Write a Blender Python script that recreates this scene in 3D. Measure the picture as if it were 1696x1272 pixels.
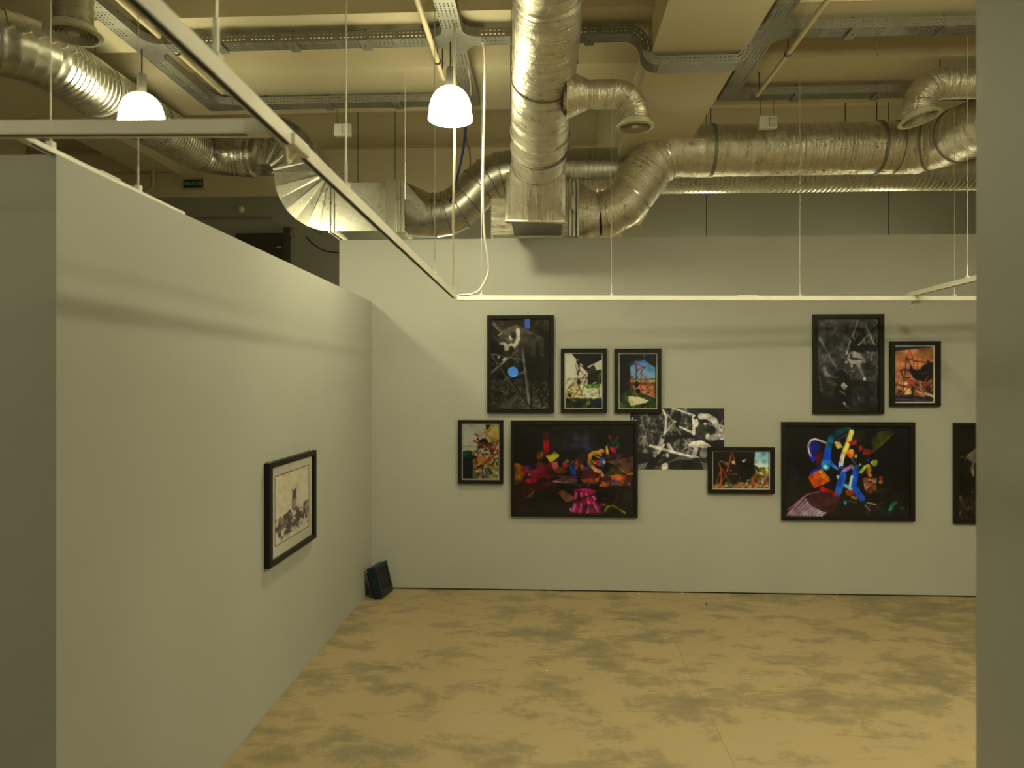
import bpy, math, random
import numpy as np
from mathutils import Vector, Matrix

random.seed(7)
scene = bpy.context.scene
for o in list(bpy.data.objects):
    bpy.data.objects.remove(o, do_unlink=True)
C = bpy.data.collections.new('gallery')
scene.collection.children.link(C)

# ---------------------------------------------------------------- camera
F, CX, HZ, EYE, TH = 1150.0, 848.0, 634.0, 1.75, math.radians(2.75)
cs, sn = math.cos(TH), math.sin(TH)
cam_d = bpy.data.cameras.new('camera')
cam = bpy.data.objects.new('camera', cam_d)
C.objects.link(cam)
cam.location = (0, 0, EYE)
cam.rotation_euler = (math.pi / 2, 0, TH)
cam_d.sensor_width = 36.0
cam_d.sensor_fit = 'HORIZONTAL'
cam_d.lens = 36.0 * F / 1696.0
cam_d.shift_y = -2.0 / 1696.0
cam_d.clip_start = 0.05
cam_d.clip_end = 60
cam_d.dof.use_dof = True
cam_d.dof.focus_distance = 5.8
cam_d.dof.aperture_fstop = 2.8
scene.camera = cam

# ---------------------------------------------------------------- world and exposure
world = bpy.data.worlds.new('world')
scene.world = world
world.use_nodes = True
world.node_tree.nodes['Background'].inputs[0].default_value = (0.02, 0.018, 0.012, 1)
world.node_tree.nodes['Background'].inputs[1].default_value = 1.0
scene.view_settings.view_transform = 'Standard'
scene.view_settings.look = 'None'
scene.view_settings.gamma = 1.0
scene.view_settings.use_curve_mapping = False
scene.view_settings.exposure = 0.0
LAMP_COLOR = (1.0, 0.925, 0.545)
LAMP_STRENGTH = 42.0
LAMP_POWER = 32.0

# ---------------------------------------------------------------- measuring helpers
def P(px, py, Y):
    """world point on the plane y = Y seen at a pixel of the 1696x1272 frame"""
    r = (px - CX) / F
    X = Y * (r * cs - sn) / (cs + r * sn)
    d = -X * sn + Y * cs
    return Vector((X, Y, EYE + (HZ - py) / F * d))

def PZ(px, py, Z):
    d = (Z - EYE) * F / (HZ - py)
    lat = (px - CX) / F * d
    return Vector((lat * cs - d * sn, lat * sn + d * cs, Z))

# ---------------------------------------------------------------- materials
MATS = {}
def srgb(r, g, b):
    f = lambda c: (c / 255.0) / 12.92 if c / 255.0 <= 0.04045 else ((c / 255.0 + 0.055) / 1.055) ** 2.4
    return (f(r), f(g), f(b), 1)

def base_mat(name, color, rough=0.6, metal=0.0, spec=0.5):
    m = bpy.data.materials.new(name)
    m.use_nodes = True
    b = m.node_tree.nodes['Principled BSDF']
    b.inputs['Base Color'].default_value = (*color[:3], 1)
    b.inputs['Roughness'].default_value = rough
    b.inputs['Metallic'].default_value = metal
    b.inputs['Specular IOR Level'].default_value = spec
    MATS[name] = m
    return m, m.node_tree, b

def nd(nt, t, **kw):
    n = nt.nodes.new(t)
    for k, v in kw.items():
        setattr(n, k, v)
    return n

def ramp(nt, src, stops):
    r = nd(nt, 'ShaderNodeValToRGB')
    e = r.color_ramp.elements
    while len(e) < len(stops):
        e.new(0.5)
    for el, (p, c) in zip(e, stops):
        el.position = p
        el.color = (c, c, c, 1) if not hasattr(c, '__len__') else (*c[:3], 1)
    nt.links.new(src, r.inputs[0])
    return r.outputs[0]

def coords(nt, kind='Object', scale=(1, 1, 1), loc=(0, 0, 0), rot=(0, 0, 0)):
    t = nd(nt, 'ShaderNodeTexCoord')
    m = nd(nt, 'ShaderNodeMapping')
    m.inputs['Scale'].default_value = scale
    m.inputs['Location'].default_value = loc
    m.inputs['Rotation'].default_value = rot
    nt.links.new(t.outputs[kind], m.inputs[0])
    return m.outputs[0]

def noise(nt, vec, scale, detail=4, rough=0.55, dist=0.0):
    n = nd(nt, 'ShaderNodeTexNoise')
    n.inputs['Scale'].default_value = scale
    n.inputs['Detail'].default_value = detail
    n.inputs['Roughness'].default_value = rough
    n.inputs['Distortion'].default_value = dist
    nt.links.new(vec, n.inputs['Vector'])
    return n.outputs['Fac']

def mixc(nt, fac, a, b, blend='MIX'):
    m = nd(nt, 'ShaderNodeMix', data_type='RGBA', blend_type=blend)
    for sock, v in ((m.inputs[0], fac), (m.inputs[6], a), (m.inputs[7], b)):
        if hasattr(v, 'node'):
            nt.links.new(v, sock)
        elif hasattr(v, '__len__'):
            sock.default_value = (*v[:3], 1)
        else:
            sock.default_value = v
    return m.outputs[2]

def bump(nt, b, h, strength=0.2, dist=0.01):
    n = nd(nt, 'ShaderNodeBump')
    n.inputs['Strength'].default_value = strength
    n.inputs['Distance'].default_value = dist
    nt.links.new(h, n.inputs['Height'])
    nt.links.new(n.outputs[0], b.inputs['Normal'])

def math_n(nt, op, a, b=None):
    m = nd(nt, 'ShaderNodeMath', operation=op)
    for s, v in ((m.inputs[0], a), (m.inputs[1], b)):
        if v is None:
            continue
        if hasattr(v, 'node'):
            nt.links.new(v, s)
        else:
            s.default_value = v
    return m.outputs[0]

# painted partition: neutral grey emulsion with a faint roller texture
m, nt, b = base_mat('grey_paint', (0.36, 0.365, 0.335), 0.55, 0, 0.35)
v = coords(nt)
n1 = noise(nt, v, 1.1, 3)
nt.links.new(mixc(nt, ramp(nt, n1, [(0.3, 0.0), (0.7, 1.0)]), (0.345, 0.35, 0.322), (0.375, 0.38, 0.35)), b.inputs['Base Color'])
bump(nt, b, noise(nt, v, 220, 2), 0.04, 0.002)

# cream ceiling paint
m, nt, b = base_mat('cream_paint', (0.62, 0.54, 0.36), 0.7, 0, 0.3)
v = coords(nt)
n1 = noise(nt, v, 0.8, 5)
nt.links.new(mixc(nt, ramp(nt, n1, [(0.3, 0.0), (0.75, 1.0)]), (0.58, 0.52, 0.365), (0.66, 0.595, 0.425)), b.inputs['Base Color'])
bump(nt, b, noise(nt, v, 60, 3), 0.05, 0.003)

# building wall: cream above, grey painted dado below
m, nt, b = base_mat('two_tone_wall', (0.5, 0.45, 0.3), 0.65, 0, 0.3)
g = nd(nt, 'ShaderNodeNewGeometry')
sx = nd(nt, 'ShaderNodeSeparateXYZ')
nt.links.new(g.outputs['Position'], sx.inputs[0])
edge = math_n(nt, 'GREATER_THAN', sx.outputs[2], 4.24)
v = coords(nt)
n1 = noise(nt, v, 1.3, 4)
lo = mixc(nt, n1, (0.33, 0.33, 0.285), (0.38, 0.375, 0.325))
hi = mixc(nt, n1, (0.72, 0.65, 0.47), (0.80, 0.73, 0.54))
nt.links.new(mixc(nt, edge, lo, hi), b.inputs['Base Color'])

# worn concrete floor
m, nt, b = base_mat('worn_concrete', (0.4, 0.3, 0.17), 0.6, 0, 0.35)
v = coords(nt)
va = coords(nt, 'Object', (0.85, 1.25, 1), (3.1, 1.7, 0), (0, 0, 0.08))
vb = coords(nt, 'Object', (1.2, 2.0, 1), (7.3, 0.4, 0), (0, 0, -0.05))
big = noise(nt, va, 1.9, 7, 0.62, 0.25)
small = noise(nt, vb, 3.3, 8, 0.70, 0.45)
dens = noise(nt, v, 0.55, 2)
stain = math_n(nt, 'ADD', math_n(nt, 'MULTIPLY', big, 0.5), math_n(nt, 'MULTIPLY', small, 0.55))
stain = math_n(nt, 'ADD', stain, math_n(nt, 'MULTIPLY', dens, 0.22))
sm = ramp(nt, stain, [(0.625, 0.0), (0.665, 0.55), (0.74, 1.0)])
fine = noise(nt, v, 14, 8, 0.7)
tan = mixc(nt, fine, (0.285, 0.217, 0.120), (0.35, 0.272, 0.158))
tan = mixc(nt, ramp(nt, noise(nt, v, 0.9, 5), [(0.35, 0.0), (0.7, 0.45)]), tan, (0.285, 0.212, 0.108))
grey = mixc(nt, fine, (0.125, 0.108, 0.064), (0.195, 0.165, 0.10))
col = mixc(nt, math_n(nt, 'MULTIPLY', sm, 0.88), tan, grey)
scuff = ramp(nt, noise(nt, coords(nt, 'Object', (1.2, 3.0, 1), (1.2, 5.7, 0), (0, 0, 0.45)), 1.4, 8, 0.7, 0.4), [(0.66, 0.0), (0.78, 0.55)])
col = mixc(nt, scuff, col, (0.42, 0.365, 0.27))
nt.links.new(col, b.inputs['Base Color'])
nt.links.new(ramp(nt, fine, [(0.2, 0.45), (0.8, 0.68)]), b.inputs['Roughness'])
bump(nt, b, fine, 0.06, 0.004)

def metal(name, c1, c2, rough, kind, strength=0.2, met=1.0):
    m, nt, b = base_mat(name, c1, rough, met, 0.5)
    v = coords(nt, 'UV')
    vo = coords(nt, 'Object')
    if kind == 'galv':
        vor = nd(nt, 'ShaderNodeTexVoronoi')
        vor.inputs['Scale'].default_value = 38
        nt.links.new(vo, vor.inputs['Vector'])
        n = noise(nt, vo, 4, 5)
        f = math_n(nt, 'ADD', math_n(nt, 'MULTIPLY', n, 0.7), math_n(nt, 'MULTIPLY', vor.outputs['Color'], 0.3))
        nt.links.new(mixc(nt, ramp(nt, f, [(0.3, 0.0), (0.7, 1.0)]), c1, c2), b.inputs['Base Color'])
        nt.links.new(ramp(nt, f, [(0.25, rough - 0.06), (0.75, rough + 0.1)]), b.inputs['Roughness'])
        bump(nt, b, n, strength, 0.006)
    else:
        vl = coords(nt, 'UV', (26, 2.2, 1)) if kind == 'foil' else coords(nt, 'Object', (5, 5, 30))
        vl2 = coords(nt, 'UV', (7, 9, 1)) if kind == 'foil' else coords(nt, 'Object', (9, 9, 14))
        a = noise(nt, vl, 1.0, 5, 0.6, 0.6)
        c = noise(nt, vl2, 1.6, 6, 0.65, 0.4)
        f = math_n(nt, 'ADD', math_n(nt, 'MULTIPLY', a, 0.6), math_n(nt, 'MULTIPLY', c, 0.5))
        col = mixc(nt, ramp(nt, f, [(0.35, 0.0), (0.75, 1.0)]), c1, c2)
        spot = ramp(nt, noise(nt, coords(nt, 'UV', (30, 22, 1), (4, 9, 0)), 0.8, 2), [(0.70, 0.0), (0.73, 0.7)])
        col = mixc(nt, spot, col, (0.13, 0.14, 0.16))
        nt.links.new(col, b.inputs['Base Color'])
        nt.links.new(ramp(nt, f, [(0.3, rough - 0.08), (0.8, rough + 0.1)]), b.inputs['Roughness'])
        bump(nt, b, f, strength, 0.035)
    return m
metal('galvanised', (0.52, 0.51, 0.44), (0.68, 0.67, 0.60), 0.30, 'galv', 0.10, 1.0)
metal('galvanised_tray', (0.20, 0.20, 0.175), (0.29, 0.285, 0.25), 0.5, 'galv', 0.06, 0.5)
metal('foil_wrap', (0.54, 0.50, 0.41), (0.84, 0.79, 0.67), 0.30, 'foil', 0.75, 0.8)
metal('foil_sheet', (0.50, 0.47, 0.39), (0.74, 0.70, 0.60), 0.34, 'foilbox', 0.8, 0.9)
metal('foil_tape', (0.70, 0.68, 0.6), (0.85, 0.83, 0.76), 0.26, 'foil', 0.5, 0.9)

# perforated tray sheet: rows of slots really cut through (transparent)
m, nt, b = base_mat('perforated_tray', (0.25, 0.25, 0.22), 0.5, 0.5)
uv = nd(nt, 'ShaderNodeTexCoord')
sx = nd(nt, 'ShaderNodeSeparateXYZ')
nt.links.new(uv.outputs['UV'], sx.inputs[0])
def modlt(src, period, frac, off=0.0):
    t = math_n(nt, 'FRACT', math_n(nt, 'DIVIDE', math_n(nt, 'ADD', src, off), period))
    return math_n(nt, 'LESS_THAN', t, frac)
gap = math_n(nt, 'LESS_THAN', math_n(nt, 'FRACT', math_n(nt, 'DIVIDE', sx.outputs[0], 0.19)), 0.84)
hole = math_n(nt, 'MULTIPLY', modlt(sx.outputs[0], 0.027, 0.56), modlt(sx.outputs[1], 0.0235, 0.32, 0.011))
hole = math_n(nt, 'MULTIPLY', hole, gap)
tr = nd(nt, 'ShaderNodeBsdfTransparent')
mx = nd(nt, 'ShaderNodeMixShader')
nt.links.new(hole, mx.inputs[0])
nt.links.new(b.outputs[0], mx.inputs[1])
nt.links.new(tr.outputs[0], mx.inputs[2])
nt.links.new(mx.outputs[0], nt.nodes['Material Output'].inputs[0])
n = noise(nt, coords(nt, 'Object'), 5, 4)
nt.links.new(mixc(nt, n, (0.20, 0.20, 0.175), (0.29, 0.285, 0.25)), b.inputs['Base Color'])

def plain(name, col, rough=0.5, metal=0.0, spec=0.5, var=0.08):
    m, nt, b = base_mat(name, col, rough, metal, spec)
    n = noise(nt, coords(nt), 9, 3)
    lo = tuple(c * (1 - var) for c in col[:3]); hi = tuple(min(1, c * (1 + var)) for c in col[:3])
    nt.links.new(mixc(nt, n, lo, hi), b.inputs['Base Color'])
    return m
plain('white_enamel', (0.84, 0.82, 0.76), 0.32)
plain('white_plastic', (0.70, 0.68, 0.60), 0.45)
plain('cream_cable', (0.66, 0.60, 0.44), 0.5)
plain('cream_conduit', (0.62, 0.53, 0.34), 0.5)
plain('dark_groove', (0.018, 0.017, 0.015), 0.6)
plain('black_frame', (0.010, 0.009, 0.008), 0.45, 0, 0.2)
plain('dark_steel', (0.10, 0.095, 0.085), 0.5, 0.6)
plain('grey_plastic', (0.26, 0.25, 0.22), 0.5)
plain('steel_wire', (0.55, 0.52, 0.43), 0.45, 0.3)
plain('blue_cable', (0.02, 0.045, 0.20), 0.5)
plain('navy_enamel', (0.006, 0.015, 0.022), 0.42, 0, 0.3)
plain('reflector', (0.62, 0.58, 0.42), 0.35, 0.4)
plain('mat_board', (0.74, 0.72, 0.66), 0.8, 0, 0.2, 0.02)
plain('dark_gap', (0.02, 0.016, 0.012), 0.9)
plain('door_paint', (0.05, 0.042, 0.035), 0.5)
plain('sign_green', (0.012, 0.075, 0.02), 0.4)
plain('sign_letter', (0.50, 0.62, 0.42), 0.5)
plain('diffuser_paint', (0.52, 0.50, 0.36), 0.5)
plain('dim_cream', (0.55, 0.48, 0.32), 0.6)
plain('cardboard', (0.25, 0.14, 0.06), 0.8)
plain('chalk_dust', (0.52, 0.47, 0.36), 0.9)
plain('crack_fill', (0.24, 0.175, 0.09), 0.9)

def emissive(name, col, strength):
    m = bpy.data.materials.new(name)
    m.use_nodes = True
    nt = m.node_tree
    nt.nodes.remove(nt.nodes['Principled BSDF'])
    e = nd(nt, 'ShaderNodeEmission')
    e.inputs[0].default_value = (*col, 1)
    e.inputs[1].default_value = strength
    nt.links.new(e.outputs[0], nt.nodes['Material Output'].inputs[0])
    MATS[name] = m
emissive('opal_lit', LAMP_COLOR, LAMP_STRENGTH)
# opal glass glows most round the bulb, least at the crown
nt = MATS['opal_lit'].node_tree
tcg = nd(nt, 'ShaderNodeTexCoord'); sxg = nd(nt, 'ShaderNodeSeparateXYZ')
nt.links.new(tcg.outputs['Generated'], sxg.inputs[0])
nt.links.new(math_n(nt, 'MULTIPLY', ramp(nt, sxg.outputs[2], [(0.0, 1.0), (0.45, 0.85), (0.75, 0.30), (1.0, 0.15)]), LAMP_STRENGTH), nt.nodes['Emission'].inputs[1])
emissive('blue_lit', (0.10, 0.40, 0.85), 17.0)
emissive('blue_screen_lit', (0.16, 0.32, 1.0), 9.0)

def glass_mat():
    m = bpy.data.materials.new('picture_glass')
    m.use_nodes = True
    nt = m.node_tree
    nt.nodes.remove(nt.nodes['Principled BSDF'])
    t = nd(nt, 'ShaderNodeBsdfTransparent'); g = nd(nt, 'ShaderNodeBsdfGlossy'); g.inputs['Roughness'].default_value = 0.015
    fr = nd(nt, 'ShaderNodeFresnel'); fr.inputs[0].default_value = 1.45
    mx = nd(nt, 'ShaderNodeMixShader')
    nt.links.new(fr.outputs[0], mx.inputs[0]); nt.links.new(t.outputs[0], mx.inputs[1]); nt.links.new(g.outputs[0], mx.inputs[2])
    nt.links.new(mx.outputs[0], nt.nodes['Material Output'].inputs[0])
    MATS['picture_glass'] = m
glass_mat()

m, nt, b = base_mat('photo_print', (0.5, 0.5, 0.5), 0.45, 0, 0.25)
a = nd(nt, 'ShaderNodeAttribute'); a.attribute_name = 'print'
nt.links.new(a.outputs['Color'], b.inputs['Base Color'])

# ---------------------------------------------------------------- mesh helpers
class MB:
    """collects geometry, then links it as one mesh object"""
    def __init__(self):
        self.v, self.f, self.uv = [], [], {}
    def add(self, verts, faces, uvs=None):
        o = len(self.v)
        self.v += [tuple(p) for p in verts]
        for k, f in enumerate(faces):
            if uvs: self.uv[len(self.f)] = uvs[k]
            self.f.append(tuple(i + o for i in f))
        return self
    def box(self, x0, x1, y0, y1, z0, z1):
        vs = [(x, y, z) for x in (x0, x1) for y in (y0, y1) for z in (z0, z1)]
        return self.add(vs, [(0, 1, 3, 2), (4, 6, 7, 5), (0, 4, 5, 1), (2, 3, 7, 6), (0, 2, 6, 4), (1, 5, 7, 3)])
    def hull_box(self, corners):
        return self.add(corners, [(0, 1, 3, 2), (4, 6, 7, 5), (0, 4, 5, 1), (2, 3, 7, 6), (0, 2, 6, 4), (1, 5, 7, 3)])
    def tube(self, path, r, n=12, caps=True, helix=0.0, uv0=0.0):
        """sweep a circle along a path; r is a radius or a list of radii"""
        pts = [Vector(p) for p in path]
        fr = frames(pts)
        rr = r if hasattr(r, '__len__') else [r] * len(pts)
        vs, fs, us = [], [], []
        L = [uv0]
        for i in range(1, len(pts)):
            L.append(L[-1] + (pts[i] - pts[i - 1]).length)
        for i, (p, (t, a, bb, sc)) in enumerate(zip(pts, fr)):
            for k in range(n):
                an = 2 * math.pi * k / n
                off = a * (math.cos(an) * rr[i]) + bb * (math.sin(an) * rr[i] * sc)
                vs.append(p + off + t * (helix * (k / n - 0.5)))
        for i in range(len(pts) - 1):
            for k in range(n):
                k2 = (k + 1) % n
                fs.append((i * n + k, i * n + k2, (i + 1) * n + k2, (i + 1) * n + k))
                w = 2 * math.pi * rr[i] / n
                us.append([(L[i], k * w), (L[i], (k + 1) * w), (L[i + 1], (k + 1) * w), (L[i + 1], k * w)])
        if caps:
            fs.append(tuple(range(n - 1, -1, -1))); us.append([(0, 0)] * n)
            o = (len(pts) - 1) * n
            fs.append(tuple(range(o, o + n))); us.append([(0, 0)] * n)
        return self.add(vs, fs, us)
    def lathe(self, prof, n=32, center=(0, 0, 0), axis=(0, 0, 1)):
        """prof: list of (radius, height)"""
        z = Vector(axis).normalized()
        a = z.orthogonal().normalized(); bb = z.cross(a)
        c = Vector(center)
        vs, fs = [], []
        for r, h in prof:
            for k in range(n):
                an = 2 * math.pi * k / n
                vs.append(c + z * h + a * (r * math.cos(an)) + bb * (r * math.sin(an)))
        for i in range(len(prof) - 1):
            for k in range(n):
                k2 = (k + 1) % n
                fs.append((i * n + k, i * n + k2, (i + 1) * n + k2, (i + 1) * n + k))
        if prof[0][0] > 1e-4 and prof[0] != prof[-1]:
            pass
        return self.add(vs, fs)
    def build(self, name, mat, parent=None, smooth=None, bevel=None, solid=None):
        me = bpy.data.meshes.new(name)
        me.from_pydata(self.v, [], self.f)
        if self.uv:
            uvl = me.uv_layers.new(name='UVMap')
            for pi, poly in enumerate(me.polygons):
                u = self.uv.get(pi)
                if u:
                    for li, c in zip(poly.loop_indices, u):
                        uvl.data[li].uv = c
        me.validate()
        me.materials.append(MATS[mat])
        if smooth is not None:
            me.shade_smooth()
            me.set_sharp_from_angle(angle=math.radians(smooth))
        ob = bpy.data.objects.new(name, me)
        C.objects.link(ob)
        if parent is not None:
            ob.parent = parent
            ob.matrix_parent_inverse = parent_inv(parent)
        if bevel:
            bv = ob.modifiers.new('bevel', 'BEVEL'); bv.width = bevel; bv.segments = 2; bv.limit_method = 'ANGLE'
        if solid:
            s = ob.modifiers.new('solid', 'SOLIDIFY'); s.thickness = solid; s.offset = 0
        return ob

def parent_inv(p):
    m = Matrix.Identity(4)
    chain = []
    while p is not None:
        chain.append(p); p = p.parent
    for q in reversed(chain):
        m = m @ q.matrix_parent_inverse @ q.matrix_basis
    return m.inverted()

def frames(pts):
    n = len(pts)
    tg = []
    for i in range(n):
        if i == 0: t = pts[1] - pts[0]
        elif i == n - 1: t = pts[-1] - pts[-2]
        else:
            t = (pts[i] - pts[i - 1]).normalized() + (pts[i + 1] - pts[i]).normalized()
        tg.append(t.normalized())
    out = []
    ref = None
    for i in range(n):
        t = tg[i]
        if ref is None:
            up = Vector((0, 0, 1)) if abs(t.z) < 0.9 else Vector((0, 1, 0))
            a = t.cross(up).normalized()
        else:
            a = (ref - t * ref.dot(t)).normalized()
        ref = a
        out.append((t, a, t.cross(a), 1.0))
    return out

def fillet(pts, r, n=8):
    """round the corners of a polyline with arcs"""
    pts = [Vector(p) for p in pts]
    out = [pts[0]]
    for i in range(1, len(pts) - 1):
        a = (pts[i - 1] - pts[i]).normalized(); bb = (pts[i + 1] - pts[i]).normalized()
        ang = math.acos(max(-1, min(1, a.dot(bb))))
        rad = r[i - 1] if hasattr(r, '__len__') else r
        tl = rad / math.tan(ang / 2)
        p0 = pts[i] + a * tl; p1 = pts[i] + bb * tl
        c = pts[i] + (a + bb).normalized() * (rad / math.sin(ang / 2))
        va, vb = p0 - c, p1 - c
        sw = math.pi - ang
        for k in range(n + 1):
            s = k / n
            out.append(c + (va * math.sin((1 - s) * sw) + vb * math.sin(s * sw)) / math.sin(sw))
    out.append(pts[-1])
    return out

def smooth_path(pts, n=10):
    """Catmull-Rom through the points"""
    pts = [Vector(p) for p in pts]
    q = [pts[0] * 2 - pts[1]] + pts + [pts[-1] * 2 - pts[-2]]
    out = []
    for i in range(1, len(q) - 2):
        p0, p1, p2, p3 = q[i - 1:i + 3]
        for k in range(n):
            t = k / n
            out.append(0.5 * ((2 * p1) + (p2 - p0) * t + (2 * p0 - 5 * p1 + 4 * p2 - p3) * t * t + (3 * p1 - p0 - 3 * p2 + p3) * t ** 3))
    out.append(pts[-1])
    return out

def tag(o, label, cat, group=None):
    o['label'] = label; o['category'] = cat
    if group: o['group'] = group
    return o

def thing(name, label, cat, loc=(0, 0, 0), group=None):
    o = bpy.data.objects.new(name, None)
    o.empty_display_size = 0.1
    C.objects.link(o)
    o.location = loc
    return tag(o, label, cat, group)

def struct(o, label, cat):
    o['kind'] = 'structure'
    o['label'] = label; o['category'] = cat
    return o
# ---------------------------------------------------------------- the setting
YB, XL, ZL, ZB = 5.84, -1.476, 2.44, 2.965          # back partition plane, left partition plane, their heights
YR = 9.1                                            # the building's own rear wall
XO0, XO1, YO0 = -7.0, 8.0, -5.0

floor = struct(MB().box(XO0, XO1, YO0, YR, -0.15, 0).build('floor', 'worn_concrete'), 'worn tan concrete floor with grey olive stains', 'floor')
struct(MB().box(P(562, 400, YB).x, 7.0, YB, YB + 0.12, 0.012, ZB).build('wall_back', 'grey_paint'), 'tall grey painted partition hung with framed pictures', 'wall')
sill = MB().box(P(562, 400, YB).x + 0.01, 7.0, YB + 0.015, YB + 0.10, 0.0, 0.013).build('trim_1', 'dark_gap')  # near-black colour stands in for the shade under the partition
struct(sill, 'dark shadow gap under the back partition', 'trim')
struct(MB().box(XL - 0.12, XL, 2.029, YB, 0, ZL).build('wall_left', 'grey_paint'), 'low grey partition on the left with one picture', 'wall')
struct(MB().box(-5.0, XL - 0.12, 2.029, 2.149, 0, ZL).build('wall_front_left', 'grey_paint'), 'grey partition end facing the viewer at far left', 'wall')
struct(MB().box(0.95, 1.09, -0.9, 1.58, 0, 3.1).build('wall_right', 'grey_paint'), 'near grey partition end along the right edge', 'wall')
struct(MB().box(XO0, XO1, YR, YR + 0.2, 0, 5.4).build('wall_rear', 'two_tone_wall'), 'building wall behind the ducts, cream above dark grey', 'wall')
struct(MB().box(XO0 - 0.2, XO0, YO0, YR, 0, 5.4).build('wall_outer_left', 'two_tone_wall'), 'far left building wall in shade', 'wall')
struct(MB().box(XO1, XO1 + 0.2, YO0, YR, 0, 5.4).build('wall_outer_right', 'two_tone_wall'), 'far right building wall', 'wall')
struct(MB().box(XO0, XO1, YO0 - 0.2, YO0, 0, 5.4).build('wall_outer_front', 'grey_paint'), 'building wall behind the viewer', 'wall')
ceil = struct(MB().box(XO0, XO1, YO0, 5.74, 4.25, 4.45).box(XO0, XO1, 5.74, YR, 5.3, 5.5).build('ceiling', 'cream_paint'), 'cream concrete ceiling slab', 'ceiling')
n_t = 2
for (a, bb) in ((4.21, 4.63), (4.95, 5.74), (3.0, 3.6), (1.6, 2.2), (0.1, 0.7)):
    top = 5.3 if a > 4.9 else 4.26
    o = MB().box(XO0, XO1, a, bb, 4.015 if a > 4 else 4.1, top).build('trim_%d' % n_t, 'cream_paint')
    struct(o, {4.21: 'cream cross beam above the nearer cable tray', 4.95: 'cream cross beam behind the white pendant lamps'}.get(a, 'cream ceiling cross beam overhead, nearer the viewer'), 'beam')
    n_t += 1
o = MB().box(0.66, 1.23, YO0, YR, 3.80, 5.3).build('trim_%d' % n_t, 'cream_paint'); n_t += 1
struct(o, 'wide cream girder running away from the viewer', 'beam')
o = MB().box(P(990, 200, YR).x, P(1027, 200, YR).x, YR - 0.25, YR, 0, 5.3).build('trim_%d' % n_t, 'cream_paint'); n_t += 1
struct(o, 'cream pilaster on the rear wall behind the ducts', 'pilaster')
# upper ledge along the rear wall
o = MB().box(XO0, XO1, YR - 0.06, YR, P(600, 247, YR).z - 0.02, P(600, 247, YR).z + 0.02).build('trim_%d' % n_t, 'dim_cream'); n_t += 1
struct(o, 'thin ledge line along the rear wall', 'ledge')
# downstand at left over the dark aisle
o = MB().box(-5.4, -4.9, 5.74, YR, 4.55, 5.3).build('trim_%d' % n_t, 'cream_paint'); n_t += 1
struct(o, 'shaded cream girder over the left aisle', 'beam')

# floor: saw-cut crack and a wall-side chalky scuff
def strip(pts, w, z, name, mat):
    mb = MB()
    vs = []
    for i, p in enumerate(pts):
        ww = w * random.uniform(0.6, 1.3)
        vs += [(p.x - ww, p.y, z), (p.x + ww, p.y, z)]
    mb.add(vs, [(2 * i, 2 * i + 1, 2 * i + 3, 2 * i + 2) for i in range(len(pts) - 1)])
    return mb.build(name, mat, floor)
cr = [PZ(x, y, 0.0) for x, y in ((1090, 1013), (1107, 1045), (1126, 1077), (1133, 1098), (1150, 1130), (1166, 1163), (1182, 1195), (1196, 1228), (1214, 1262), (1232, 1300))]
cr2 = []
for p, q in zip(cr, cr[1:]):
    for k in range(4):
        t = k / 4
        w = p.lerp(q, t); w.x += random.uniform(-0.003, 0.003); cr2.append(w)
strip(cr2, 0.0022, 0.0008, 'crack', 'crack_fill')
for (px, py, s) in ((1058, 984, .014), (1130, 983, .012), (1387, 986, .010), (612, 1035, .008), (690, 1030, .007), (905, 1111, .009), (1170, 1001, .012), (1433, 1001, .01)):
    c = PZ(px, py, 0.0)
    mb = MB(); k = 7
    ring = [(c.x + s * math.cos(i * 6.283 / k) * random.uniform(.6, 1.2), c.y + s * .7 * math.sin(i * 6.283 / k) * random.uniform(.6, 1.2)) for i in range(k)]
    mb.add([(x, y, 0.0) for x, y in ring] + [(c.x + (x - c.x) * .6, c.y + (y - c.y) * .6, s * .5) for x, y in ring],
           [(i, (i + 1) % k, k + (i + 1) % k, k + i) for i in range(k)] + [tuple(range(k, 2 * k))])
    dark = px == 1170
    tag(mb.build('debris_chip', 'dark_groove' if dark else 'chalk_dust'),
        {1058: 'white plaster crumb at the wall foot left of the crack', 1130: 'white plaster crumb at the wall foot right of the crack', 1387: 'white plaster crumb at the wall foot under the largest right picture',
         612: 'tiny white chip on the floor nearest the low left partition', 690: 'tiny white chip in front of the navy floodlight', 905: 'white chip in the big grey stain mid floor',
         1170: 'small dark chip on the floor near the back partition', 1433: 'white chip on the floor at far right near the partition'}[px], 'debris')

# ---------------------------------------------------------------- ducts
def ring_band(mb, c, axis, r, w, t=0.004, n=40):
    """closed band of width w around an axis"""
    mb.lathe([(r, -w / 2), (r + t, -w / 2), (r + t, w / 2), (r, w / 2)], n, c, axis)
    return mb

def ribbed(path, r, pitch, rib=0.004, n=40, helix=True):
    """spiral-seam pipe: path resampled, radius raised at each seam"""
    pts = [Vector(p) for p in path]
    out, rad = [], []
    acc = 0.0
    L = [0]
    for i in range(1, len(pts)): L.append(L[-1] + (pts[i] - pts[i - 1]).length)
    tot = L[-1]
    k = int(tot / pitch)
    def at(s):
        for i in range(1, len(L)):
            if s <= L[i] + 1e-9:
                return pts[i - 1].lerp(pts[i], (s - L[i - 1]) / (L[i] - L[i - 1]))
        return pts[-1]
    for i in range(k):
        s0 = i * tot / k; p = tot / k
        for f, dr in ((0.0, 0), (0.62, 0), (0.72, rib), (0.88, rib), (0.96, 0)):
            out.append(at(s0 + f * p)); rad.append(r + dr)
    out.append(pts[-1]); rad.append(r)
    mb = MB()
    mb.tube(out, rad, n, caps=False, helix=pitch if helix else 0)
    return mb

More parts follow.
